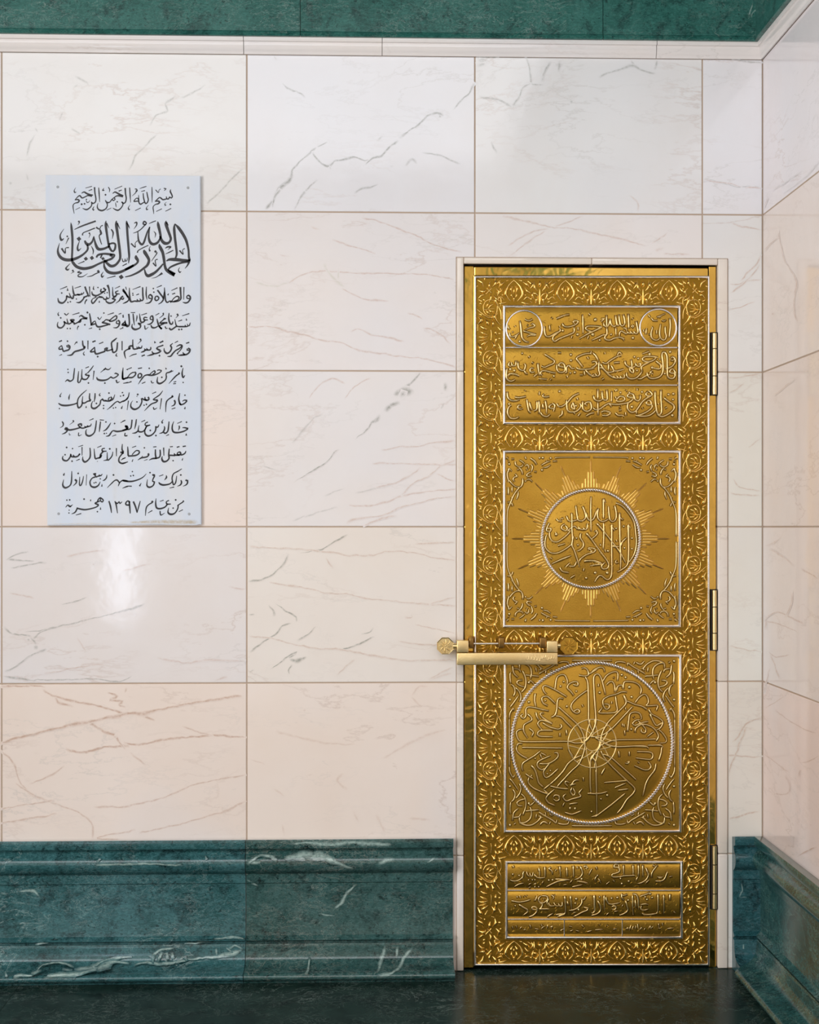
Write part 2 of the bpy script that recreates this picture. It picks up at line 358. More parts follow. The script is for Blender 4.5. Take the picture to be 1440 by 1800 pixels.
# ---------------------------------------------------------------- stroke data: centre lines of the writing, the chasing and the veins
PLAQUE = """
# line
@ 210 320 14.4 36
1298,185,14 1288,240,42 1325,320 1338,370 1312,405 1268,372,24;1268,375 1245,425,40 1205,425,36 1182,362,18;1195,425 1100,445,40 1050,405 1010,392,34 955,440 895,492,16;905,490,30 980,482,45 1015,508,50 985,548,46 925,562,30 868,602,28 850,650,28 862,730,26 868,810,12
822,125,20 826,300,30 825,520,12;915,195,28 985,268,22 1000,205,16 1042,175,26;1120,160,26 1180,168,30 1160,195,26 1128,218,14
1290,565,58;1190,508,10 1148,550,20 1162,590,36 1188,582,12;1310,665,24 1235,705,24 1160,740,18;1075,675,24 930,745,20
740,580,10 685,650,24 692,700,40 730,685,12;270,580,10 225,645,24 240,700,40 272,688,12;540,655,24 395,725,20
692,250,26 712,360,34 730,450,34 705,520,36 665,545,40 635,500,34;600,280,24 610,400,34 632,500,34 590,530,36 535,562,42 495,520,34 488,420,28 487,325,14
492,480,30 430,485,36 368,490,34 400,435,30 450,405,28 485,450,26;510,165,14 600,135,26 685,108,22;550,240,20 645,215,28
390,180,30 430,178,32 448,220,36 405,225,26;448,215,30 400,280,24 320,355,12;258,140,26 270,330,32 282,520,12;145,150,44 155,300,38 172,410,36 150,510,38 100,538,40 58,500,30
@ 120 320 14.4 36
1350,500,34 1385,555,32 1345,645,36 1265,712,46 1190,695,34 1125,655,12
1125,290,24 1180,252,40 1240,278,44 1310,318,50 1395,348,34;1385,372,40 1290,350,44 1225,352,38 1160,395,32 1100,440,30;1165,400,30 1185,440,32 1140,468,34 1105,440,32 1060,500,34 1010,522,40 960,500,38 940,455,20;975,520,34 990,590,32 950,675,40 855,722,48 765,692,40 735,620,30 755,530,12
943,322,58;1170,182,20 1365,100,22;1275,230,34 1355,200,26;1012,125,20 1048,190,28 1036,260,10;905,150,10 870,212,40 915,205,24;970,712,20 1090,655,20;1240,500,48;1195,515,14 1205,580,22 1215,635,12
770,140,22 782,300,34 795,505,14;665,130,44 672,250,36 700,430,36 680,512,38 622,540,40 580,500,24;595,520,34 590,590,32 545,650,40 460,698,44 358,662,12
335,285,20 400,252,40 470,292,46 550,322,48 628,330,30;600,362,40 500,342,36 420,378,36 350,402,38 292,345,40 240,375,34 165,455,18;175,455,30 235,442,40 278,470,46 248,515,44 180,532,30 130,570,28 122,640,28 150,800,14
435,152,16 600,108,24;515,218,20 605,188,30;190,140,8 150,215,24 165,265,40 205,250,14;340,562,62;412,550,54;460,440,44;450,460,10 475,515,24 515,510,22 550,460,10;180,702,16 295,645,22;655,615,10 618,685,34 640,712,44 662,692,14
# line
@ 220 380 12 50
1050,160,16 1130,250,62 1220,380,64 1290,520,58 1335,700,46 1345,860,48 1358,930,50 1325,1020,40 1262,1105,12
1050,160,20 1035,260,56 1050,450,55 1075,650,52 1088,800,48 1062,885,40
868,948,26 935,915,60 1060,915,78 1220,930,66 1375,930,44;1340,955,56 1180,985,48 1050,1030,50 950,1080,46 912,1130,36 950,1165,50 1045,1235,80
720,585,14 735,650,66 790,760,64 818,900,60 835,1030,56 870,1130,62 960,1200,72 1045,1240,80
800,1005,36 740,1080,50 640,1180,66 540,1240,78 480,1258,70 435,1215,50 408,1120,26
395,710,30 412,760,72 462,840,66 502,930,60 470,1030,66 390,1100,60 280,1180,54 130,1250,40 0,1282,24
230,825,28 232,875,70 268,940,56 240,1000,50 120,1075,60 0,1130,62
25,95,10 35,160,50 50,400,50 75,700,50 85,850,45 72,995,16;35,140,30 72,205,28 95,262,8
865,95,10 860,160,66 905,300,60 950,420,56 962,490,54 920,560,62 840,572,72 775,515,60 738,420,50;870,130,40 912,195,14
690,110,10 698,180,60 730,320,56 748,430,50 728,490,45 680,560,62 600,592,64 535,560,60 500,470,46 500,350,36 518,225,26
522,225,22 470,330,36 430,450,42 400,540,48 360,598,50 308,560,46 278,480,36 268,325,20
172,358,12 260,325,26 340,270,28 400,205,30 448,150,30 400,110,36 382,165,36 440,180,30
190,150,20 240,128,36 240,190,28 183,272,8;500,158,14 575,125,24 650,98,20;603,318,8 642,370,26 628,455,8;125,575,34 212,655,24 212,570,16 262,518,22
262,772,34 272,730,26 370,670,26 490,615,24;535,628,8 508,690,22 525,742,44;848,680,16 890,650,40 962,650,36 900,708,10;848,800,12 930,762,28 1018,718,24;1148,722,34 1222,805,22 1212,715,18 1258,682,26
640,745,64;672,760,30 660,800,26 610,870,20 553,952,12;588,985,34 652,1055,22 635,935,22 688,908,26;785,1200,64 705,1255,26 640,1292,18 555,1312,6;1150,1080,12 1125,1140,22 1155,1188,30 1182,1160,14
@ 95 380 10.286 44
1130,80,10 1125,150,52 1150,330,48 1180,550,48 1197,720,46 1180,800,46 1110,882,56 1030,902,56 960,852,46 905,790,36;1140,125,32 1192,232,8
765,748,34 800,700,46 900,680,40 1000,688,46 1092,702,34 1045,765,50 950,802,40;870,750,46 900,785,50;965,800,50 880,830,44 790,870,44 680,922,56 540,948,60 420,918,56 350,850,52 325,780,40 330,600,40 332,400,44 315,200,42 305,115,8;840,760,30 870,690,30;1010,700,50 1060,720,50
905,825,22 912,920,42 980,1008,56 1100,1030,58 1220,1002,56 1340,940,52 1440,885,48
940,80,8 935,160,46 960,350,42 985,500,42 1010,580,42 1052,640,36;985,510,40 1060,488,36 1108,510,36 1098,600,42 1055,645,40;950,125,26 992,215,8;1005,540,44 900,588,50 800,592,56 750,500,44 718,360,14
715,375,20 690,460,40 630,512,56 580,492,50 555,440,30;600,510,34 608,600,40 540,680,46 430,750,56 300,790,62 180,780,60 100,720,52 68,620,36 100,485,8
368,242,14 500,180,32 755,88,36;450,98,44;465,110,20 432,158,8;515,348,30 528,302,22 640,255,24 740,215,26;450,410,88;575,770,80;685,755,82
640,310,40;655,325,20 630,392,6;462,445,10 425,560,32 440,622,34 492,575,8;760,200,32 820,232,24 848,180,18 882,168,26;830,240,26 850,315,44 818,350,22 830,420,22 862,512,16;1032,235,20 1068,300,30 1053,408,8;673,540,10 710,620,26 700,695,8
435,862,12 550,815,26;180,228,8 112,340,26 132,432,42 178,402,14;240,365,40;265,390,26 212,505,8;135,580,34 200,668,26 208,580,18 268,568,26;290,858,8 215,940,34 250,972,34 275,945,10;340,985,44;365,1000,20 305,1040,6
472,990,12 428,1015,28 498,1025,20 440,1060,22 442,1092,26 520,1092,20 605,1038,8;800,995,56;825,1010,26 750,1042,24 680,1080,22 595,1095,8;892,1005,8 858,1060,26 872,1102,32 904,1070,10;955,1122,12 1112,1082,24;1215,1100,92
1232,762,12 1245,818,22 1278,815,18 1284,765,12 1292,815,20 1322,795,18 1326,748,10;1238,898,20 1318,858,24
# line
@ 215 495 11.077 34
1285,265,34 1320,290,34 1322,340,38 1280,400,36 1230,415,34 1175,400,10;1310,330,26 1262,325,26 1258,285,28 1290,262,30
1200,105,22 1195,350,14;1130,105,40 1138,250,34 1140,330,34 1100,375,30 1010,390,36 930,385,32;945,400,18 1010,320,26 1070,285,30 1105,310,32 1085,355,34 1010,385,34;945,415,14 930,375,26 880,405,34 845,370,32 828,250,34 820,115,16
955,175,14 1075,120,24;970,245,22 1030,225,28;905,230,10 885,265,34
685,165,34 740,240,34 800,330,34 765,400,32 700,440,14;800,335,30 820,200,24;668,115,16 770,75,24;605,135,38;615,205,38;575,150,4
675,280,30 710,310,30 700,350,32 660,370,32 635,340,30 650,290,30 675,280,26
540,250,36 580,285,34 575,350,34 530,410,36 445,425,10;565,330,26 518,320,26 520,270,28 545,252,30;470,100,16 465,250,30 482,355,12
395,110,28 400,250,34 405,350,34 370,370,34 340,330,16;360,375,34 310,380,34 285,340,16;300,385,36 240,380,34 165,385,40 140,260,34 140,120,14;200,155,12 355,95,24;205,230,34;195,265,34 225,262,14;270,262,18 325,240,26
65,100,12 80,160,14;10,145,40 80,250,34 130,340,32 80,400,30 10,428,10
@ 95 495 11.077 34
1340,170,40 1400,240,34 1440,310,30;1395,100,14 1412,160,12;1340,425,10 1440,380,30;1345,280,40 1300,320,40 1270,370,32 1200,425,10;1355,310,30 1345,345,30 1310,335,30
1185,135,12 1285,90,24;1255,180,20 1200,200,30 1215,235,30 1280,240,24;1225,245,34 1200,280,40 1150,280,34 1140,105,14;1210,290,20 1135,330,34 1190,350,36 1150,400,36 1080,420,40 1020,390,30 1005,340,14
1040,65,46 1070,150,34 1085,320,14;1005,155,36;985,225,34;1035,215,34;1075,320,20 1040,330,34 1015,290,14;1030,335,34 980,345,34 940,300,20 870,290,28;940,310,26 860,310,30 800,380,36 755,425,34 730,380,28 760,330,20 830,305,14
960,120,36 1000,170,30 970,190,34 910,200,30 920,140,30;975,190,34 900,240,34 820,275,40 750,250,36 735,190,14;855,115,36;775,85,10 765,145,28 785,160,14;885,370,10 880,410,30;770,330,20 820,290,16
690,95,24 700,300,14;600,95,34 630,180,34 660,260,34 620,290,36 570,310,34;660,290,40 690,265,20;590,300,30 560,350,34 500,405,40 430,405,10;640,345,34 605,400,24 600,440,12
360,80,14 375,200,34 400,260,36 450,255,34 500,250,34;400,130,14 525,90,22;455,235,14 470,260,30 520,250,34 540,215,12;530,255,30 575,225,24 580,200,14;430,325,12 440,350,30;380,265,34 365,330,38 325,300,28 295,220,14;320,310,30 280,300,34 240,270,24;245,280,34 235,350,34 170,415,42 95,395,38 75,320,16
115,150,14 255,95,24;150,222,40;262,125,8 265,180,36;270,405,38;318,392,38
# line
@ 215 543 11.077 32
1325,265,14 1305,325,30 1280,330,24 1265,290,14;1285,330,30 1240,345,30 1220,310,14;1235,345,32 1150,345,34 1100,345,32 1085,340,20;1085,345,30 1050,320,28 1022,200,14;1060,335,34 1010,370,38 950,405,38 910,370,30
1165,135,14 1305,90,24;1250,215,36;1245,180,8 1245,215,14;1090,240,16 1165,215,24;1105,402,44;1155,398,42;1075,110,48;1095,120,24 1040,180,10
910,80,20 905,200,34 935,290,36 975,290,34 985,240,16;950,140,38
790,80,34 800,115,26 720,180,10;645,125,16 720,85,22;830,180,50 790,220,30 730,275,30 800,275,44 880,270,40;820,280,36 760,310,32 720,340,30 770,395,34;830,180,30 845,200,34;675,190,14 690,260,34 720,340,36 770,390,36;700,330,24 640,365,34 580,360,38 555,310,18
835,340,24 850,380,24 885,375,14;585,130,34 600,190,34 590,250,34 540,295,34 480,300,10;595,210,24 545,200,26 555,145,28 590,135,28
370,120,16 480,85,22;490,170,20 430,165,30 425,210,30 500,215,24;445,215,34 410,255,40 365,255,34 345,180,30 335,90,12;285,120,10 285,170,26 270,245,12;435,320,24 450,395,24 510,350,10
375,290,20 310,280,34 355,320,34 340,370,32 250,400,44 190,360,34 195,290,14
165,72,16 250,72,20;210,90,24 220,200,30 235,320,14;125,95,34 135,200,32 135,310,34 95,345,34 60,300,30 55,220,14;10,130,26;80,320,30 0,290,36;10,355,20 0,370,14
@ 95 543 11.077 32
1440,330,34 1400,300,30 1385,230,14;1390,240,26 1325,310,34 1400,325,34;1350,110,10 1345,170,34;1280,395,14 1350,365,24;1255,105,16 1310,85,24
1240,220,34 1275,250,34 1265,320,34 1220,365,32 1150,365,10;1265,290,26 1215,280,26 1225,230,28
1040,115,14 1165,75,24;970,80,38;850,160,24 885,205,22 930,150,12
1220,130,30 1215,190,34 1140,235,34 1080,235,30 1150,165,30 1215,125,30;1095,230,34 1010,210,28 980,240,28 940,265,34 1010,280,36 1095,305,34;1060,305,34 970,330,36 880,350,40 830,330,34 800,230,14;890,395,44
810,290,26 760,300,40 720,310,40 770,250,28 800,235,20;690,85,22 710,200,34 725,320,26;650,70,50;675,390,12 740,370,24
650,185,46 590,170,40 530,130,34 485,160,14;640,190,36 540,195,30 480,250,34 410,290,30 380,300,24;520,200,36 510,255,38 470,255,30;600,310,42;480,330,34 455,370,20 455,410,10
410,290,30 370,260,34 320,215,34 390,215,34 340,265,34 280,290,34 250,190,14;345,240,50;265,290,30 220,270,30 190,240,24;195,240,34 205,300,34 150,365,38 85,360,36 65,310,26 80,250,12
355,115,14 495,75,24;200,85,24 240,120,24 285,80,20;95,60,8 75,100,22 95,135,28;130,175,42;260,382,36;315,382,36
# line
@ 215 590 11.077 38
1280,245,34 1318,270,36 1300,330,38 1240,370,38 1195,355,32 1180,320,14;1225,370,40 1150,380,40 1085,385,14;1300,285,24 1262,285,26 1270,250,28;1240,150,24 1305,130,32
1075,350,40;1075,340,24 1140,270,26 1165,200,34 1120,180,34 1050,215,18;1160,200,24 1110,250,34 1040,290,36 990,340,36 940,400,38 875,405,12;1020,140,16 1085,105,24
985,150,18 940,190,34 960,240,34 930,310,36 870,345,42 820,300,30 815,240,14
725,140,30 800,105,38;800,185,34 745,205,30 700,220,30 670,250,34 740,290,42;760,290,24 720,325,38 640,350,34 590,335,30 580,300,16;620,355,34 560,375,38 480,395,10;725,390,44;625,105,8 640,145,42
555,220,20 550,270,34 500,280,30 470,240,16;500,280,34 440,275,30 430,250,16;460,275,36 410,310,38 360,325,14;410,385,24 430,375,14;375,400,30 440,375,28
385,190,12 370,240,32 330,235,28 310,210,14;345,245,32 290,240,26 280,215,14;310,250,32 225,260,34 205,200,30 205,75,20;355,75,46;375,90,24 300,165,8
205,200,30 150,205,46 130,250,40 160,250,40 100,270,30 45,310,34 45,370,30 68,450,12;135,410,10 200,375,24 280,355,24
@ 95 590 11.077 38
1325,105,24 1325,285,22;1225,45,20 1170,90,42 1120,140,34 1130,250,32;1235,130,30 1225,260,34 1200,310,36 1150,325,36 1130,250,30;1225,340,10 1205,390,28 1235,400,14
1150,260,30 1080,285,30 1020,290,36 1040,240,34 990,255,34 1000,295,36;1000,300,40 920,330,38 810,350,40 790,220,18;790,225,24 710,310,36 790,310,30;850,408,46;745,125,34 810,100,34;875,160,20 960,125,24
660,95,26 660,265,16;555,95,24 565,190,34 600,220,34;600,205,30 590,250,36 500,285,42 400,315,40 340,375,40 250,385,10;565,235,24 600,230,30;595,310,10 570,350,22 595,385,24
395,180,10 430,130,30 455,130,44
265,180,30 305,210,38 290,270,38 220,295,36 180,300,34 150,190,16;290,225,24 250,215,26 255,185,28;150,190,26 95,240,30 100,265,32 160,260,30;262,108,40;95,118,26 155,95,32;100,390,12 155,365,22
# line
@ 215 638 11.077 32
1150,65,50;1185,95,14 1165,200,32 1185,285,34 1220,240,16;1185,380,34;1105,200,44;1115,210,26 1060,240,34 990,310,30 905,405,10;1000,375,20 1050,360,22;990,408,20 1045,400,22
970,150,48 920,180,34 860,200,30 855,260,24;985,155,24;860,250,30 840,330,30 740,400,42 680,370,34 690,270,14;770,280,42;845,90,8 855,125,34
770,150,22 710,135,24 680,150,26;765,155,24 710,200,30 620,235,32 545,240,36 500,230,30;625,150,30 640,185,32 590,230,34;630,145,26 570,190,26 530,230,24;520,230,34 440,245,30 380,310,32 310,415,10;525,105,40;380,400,20 450,370,22;560,345,20 580,390,22 615,380,18
305,110,26 385,95,24;345,200,30 378,230,32 360,280,34 315,285,34 310,230,30 345,200,28
215,190,20 255,180,32 255,230,34 200,280,36 130,285,34 95,280,30;100,280,20 160,210,26 220,180,28;110,290,26 70,290,30 20,310,36 5,250,30 15,95,12;80,130,16 185,90,22;20,395,14 110,385,20 180,360,30
@ 95 638 11.077 32
1440,290,30 1400,300,30 1340,310,40 1335,200,32 1345,90,12;1440,130,20 1410,130,14;1345,400,14 1440,375,20
1255,225,24 1200,200,32 1175,210,20;1260,225,26 1210,270,32 1150,295,28 1100,265,26;1110,270,28 1030,325,34 930,340,42 850,320,38 830,275,16;990,392,42;1210,330,30 1230,385,28 1280,360,12
905,185,12 980,125,26 1010,95,30;980,125,40;1000,115,26 1060,130,26 1110,90,14
780,150,26 760,330,12;770,50,16 720,120,28 650,200,24;640,200,26 610,230,30 690,245,36;690,240,28 640,310,34 580,320,36 540,280,32 545,120,14;610,100,18 680,72,22;670,390,42
480,160,14 470,250,26 465,370,32 500,375,30 535,300,28;400,100,20 385,230,30 370,320,30 310,355,36 260,330,34 215,370,12;270,125,34;275,185,36
# line
@ 215 683 11.077 32
1120,90,16 1100,200,32 1120,290,34 1150,315,34;1265,235,34 1210,225,26 1170,250,16;1260,240,34 1210,290,34 1140,315,32 1110,280,28;1220,130,38;1225,355,10 1215,400,34
1010,225,34 1030,270,34 1010,320,32 955,345,12;960,400,18 1035,375,22;975,150,50;990,155,34 900,210,30 855,280,30 845,460,12
765,190,24 735,405,14;790,40,12 730,120,30 660,170,28 605,215,28 690,225,38;690,225,34 660,265,34 590,290,30 530,330,32 430,435,10;580,100,16 660,65,22;605,360,20 620,405,26 680,375,12
510,175,46;525,190,40 500,225,40 450,220,34 440,160,16;480,225,36 420,215,34 380,185,24;370,190,28 380,260,30 330,360,34 240,405,42 170,360,34 170,290,20 205,235,10;285,260,38;300,115,46;285,150,24;425,325,36;470,308,40
135,75,18 120,150,26 90,210,26 40,235,24 0,245,20;120,235,22 95,420,12;10,75,20;20,135,34
@ 95 683 11.077 32
1440,170,24 1380,235,30 1320,255,30 1280,275,30 1240,250,24 1190,275,28 1110,350,28 1030,415,10;1330,80,34;1295,148,34;1355,130,34;1335,335,10 1310,395,36;1155,380,34;1200,370,34
1185,115,12 1150,205,28 1100,235,30 1060,245,34 1000,235,32;1100,160,30 1125,195,34 1080,240,36;1085,165,24 1060,200,26 1060,235,24;1070,88,42;1020,235,34 970,235,36 935,195,28;945,210,28 910,230,30 890,310,30 800,385,44 735,370,34 730,300,24 760,240,12
905,85,8 880,125,26 905,145,24;825,290,42;965,330,36;965,385,38
800,90,24 795,180,30 780,260,14;695,90,22 690,190,32 715,235,38;715,235,34 650,250,34 600,280,34 550,270,30 560,150,14;555,270,30 530,340,34 480,375,38 455,310,30 470,200,28 540,110,28 640,25,12
455,280,30 370,310,34 240,330,42 140,320,38 85,285,20;105,390,34;150,80,8 115,140,26 130,165,30;310,105,8 295,150,24 290,185,30 290,225,8;625,335,8 625,378,34
# line
@ 215 730 11.077 32
1250,135,42;1285,260,36 1210,240,28 1170,245,16;1280,265,30 1200,310,34 1100,335,36 1010,330,38 975,280,34 975,200,28 1005,115,10;1070,160,16 1160,120,22;1105,200,20 1112,240,30 1090,300,8;1245,350,8 1245,395,40
910,120,22 900,230,30 885,310,34 840,350,36 800,330,30;815,210,14 825,260,32 790,330,34 720,355,12;850,400,14 910,375,24;800,80,8 770,130,28 790,155,30
715,180,12 690,230,32 640,220,28;655,230,34 640,310,32 570,385,36 490,400,40 440,350,32 440,280,26;545,295,42;655,395,42
440,285,26 470,220,28;500,130,24 450,155,26 455,200,28 545,190,24;540,190,24 475,215,32 440,280,30 390,320,34 330,320,34 310,290,28 325,195,12;310,300,34 260,340,34 190,350,10;335,415,44;370,130,16 445,95,22
275,75,22 260,180,30 240,270,12;190,85,28 180,180,30 165,250,32 120,275,34 75,255,34;110,225,34 50,205,34;60,210,30 110,240,34 80,270,40 0,295,28;0,120,16 60,95,22;55,340,14 50,400,22 100,385,12
@ 95 730 11.077 32
1440,280,26 1390,215,34 1430,210,30;1440,270,30 1340,300,36 1230,315,38 1150,300,28 1110,340,34 1070,395,36 1010,410,12;1180,160,40;1130,410,12 1210,380,22;1295,145,16 1390,95,22
1105,145,16 1060,220,32 1010,280,34 955,310,12;1010,130,40;980,355,40;1020,350,30;890,90,22 975,95,16;905,120,24 890,240,30 880,325,12
825,100,22 810,230,30 780,340,32 700,400,42 630,380,36 620,310,26 640,270,10;685,100,14 770,65,24
725,160,12 710,205,30 660,215,28 640,195,14;670,220,30 610,230,28 590,210,14;640,225,30 570,250,32 520,240,30 470,185,32 530,170,38 530,215,30;520,235,30 400,270,36 290,285,40 240,235,30;240,240,46 215,270,40 260,290,36 220,340,36 150,370,10
375,110,42;390,120,20 300,185,8;155,120,24 180,160,30 170,210,24 115,245,10;480,335,20 480,400,22 540,375,10;295,340,8 300,385,18 325,375,10;1385,340,20 1380,400,22 1430,400,14
# line
@ 215 775 11.077 36
1240,195,16 1220,240,32 1170,270,34 1130,270,34;1175,110,30 1240,100,24;1060,125,26 1115,110,26;1115,210,30 1140,250,34 1090,275,36 1070,240,26 1115,212,28;1120,275,36 1030,275,36 1010,240,16;1030,285,34 920,280,34
915,150,24 905,270,34 910,340,34 860,395,38 800,400,42 770,350,34 780,300,14;925,115,18 985,110,22;990,385,38;1180,335,10 1165,380,28
805,130,26 810,290,16;735,170,26 740,260,32 720,320,34 640,340,38;645,165,26 645,260,32 655,320,34;670,340,34 590,345,36 520,375,12;600,120,18 665,112,22
430,135,38;510,260,52;520,270,34 480,310,36 400,325,34;400,325,38 370,330,38 300,375,12;390,300,24;420,385,10 490,360,18
105,110,18 110,200,32 115,290,34;335,205,32 320,250,34 250,285,36 110,295,34;335,200,28 270,190,26 190,270,24;190,130,16 270,100,20;210,355,10 190,405,26;0,230,50 30,240,30;0,350,22 65,325,18;0,435,22 100,410,14
@ 95 775 11.077 34
1330,60,16 1325,170,32 1355,215,34;1355,220,40 1290,225,40;1350,225,36 1310,270,32 1265,340,30 1270,410,34 1340,440,34 1440,405,18;1300,375,16 1390,325,26
1215,140,26 1215,300,16;1145,210,14 1130,290,28 1080,355,32 1040,370,32 1035,220,14;1040,370,34 960,385,10;1085,155,46
990,145,26 940,155,28 945,200,34 1025,200,22;960,205,34 910,260,40 900,310,40 870,335,34;920,270,40 905,320,36 850,335,34 800,335,34 780,150,14;840,130,16 925,95,22;845,400,20
700,135,24 705,300,34 660,375,36 600,410,42 560,370,34 560,300,10;470,115,14 565,85,20;545,120,24 545,285,14
495,260,42;500,255,34 460,300,36 400,310,36 370,270,18;395,310,34 340,305,34 320,250,20;330,260,34 310,320,34 250,385,36 180,370,36 165,320,26 185,290,10;215,270,40;245,128,44;360,150,36;350,395,44;430,385,14 500,355,24
# line
@ 215 820 11.077 32
1245,270,46;1270,260,30 1270,320,34 1240,360,28 1180,385,8;1140,165,44;1140,265,20 1155,310,34 1130,360,32 1070,385,10
1160,45,18 1080,95,26 1000,140,28 970,220,28 980,300,28 1000,355,30 1040,310,28 1060,180,14;975,290,28 920,340,32 800,360,40 730,335,36 710,305,14;855,170,10 860,215,36 820,265,10;715,190,16 800,160,20;920,420,14 1010,400,24
540,120,40;600,165,50;620,150,30 625,190,34 600,240,28 590,290,26 625,300,32 600,370,34 530,405,38 480,370,30 490,250,12
470,140,10 400,210,24 300,260,30 180,290,36 60,285,36 0,270,30;195,100,34;165,185,36;215,175,38;370,320,8 335,385,38;0,425,10 90,385,20 185,385,24
@ 95 820 11.077 32
1440,285,30 1350,270,34 1310,285,30 1275,320,28 1250,385,14;1275,320,26 1230,265,32 1180,275,30 1120,330,28 1035,415,12;1150,150,30 1165,180,34;1335,425,8 1440,390,20
1030,160,12 1020,220,28 980,265,30 945,275,10;900,240,36;935,340,8 930,390,34;940,145,14 910,180,30 870,165,24;890,185,32 850,190,30 820,205,34 800,170,30 770,145,34 820,145,40;800,205,36 740,230,30 700,300,30 720,380,34 790,405,42 860,370,34 900,295,12;780,320,34;815,310,36
635,155,14 625,370,12;575,185,14 555,290,26 520,370,30 495,350,28 500,200,14;470,135,44;485,105,10
420,265,54;440,260,26 430,320,32 370,380,10;345,90,16 340,280,32 310,370,32 220,415,42 170,360,34 190,250,10;205,125,8 190,160,36 185,180,24
# line
@ 215 867 11.077 32
1190,155,40;1185,170,30 1120,210,28 1075,245,28;1085,225,26 1080,300,28 1020,390,34 940,410,42 890,370,32 905,280,10;990,290,38;1040,130,44;1100,360,16 1180,320,20
910,140,26 860,165,26 870,210,32 945,210,24;880,210,34 830,270,34 740,300,38 670,285,36 650,200,30 658,100,10;730,160,14 805,135,20;735,345,24 750,425,26 825,385,10
585,165,52;590,180,26 510,225,30 465,290,28 450,440,12;500,385,14 585,335,24
350,150,18 320,260,26 290,375,14;215,160,34 260,270,34 290,380,24;150,180,30 110,150,32 70,185,32 75,225,34 140,230,34;135,160,32 145,270,34 155,395,20
1305,405,4
@ 95 867 11.077 32
1185,155,22 1210,225,30 1235,390,14;1200,180,30 1235,200,30 1265,165,26 1285,200,30 1325,165,16;1068,150,26 1100,260,34 1120,385,16
960,130,26 900,90,34 860,125,30 850,165,30 900,150,26 940,170,30 965,130,28;900,95,26 905,150,22;860,165,30 800,195,34 870,225,34;870,230,34 820,270,30 700,305,32 590,320,36 480,300,34 440,285,28;455,290,30 410,370,34 340,405,12;425,425,16 530,395,24
845,360,38;905,270,8 905,320,32;715,120,14 710,155,28;585,115,44;365,220,12 310,260,36 270,230,28 225,275,16;310,255,36 330,265,20;250,135,36;305,130,40;295,330,30;290,385,34
"""
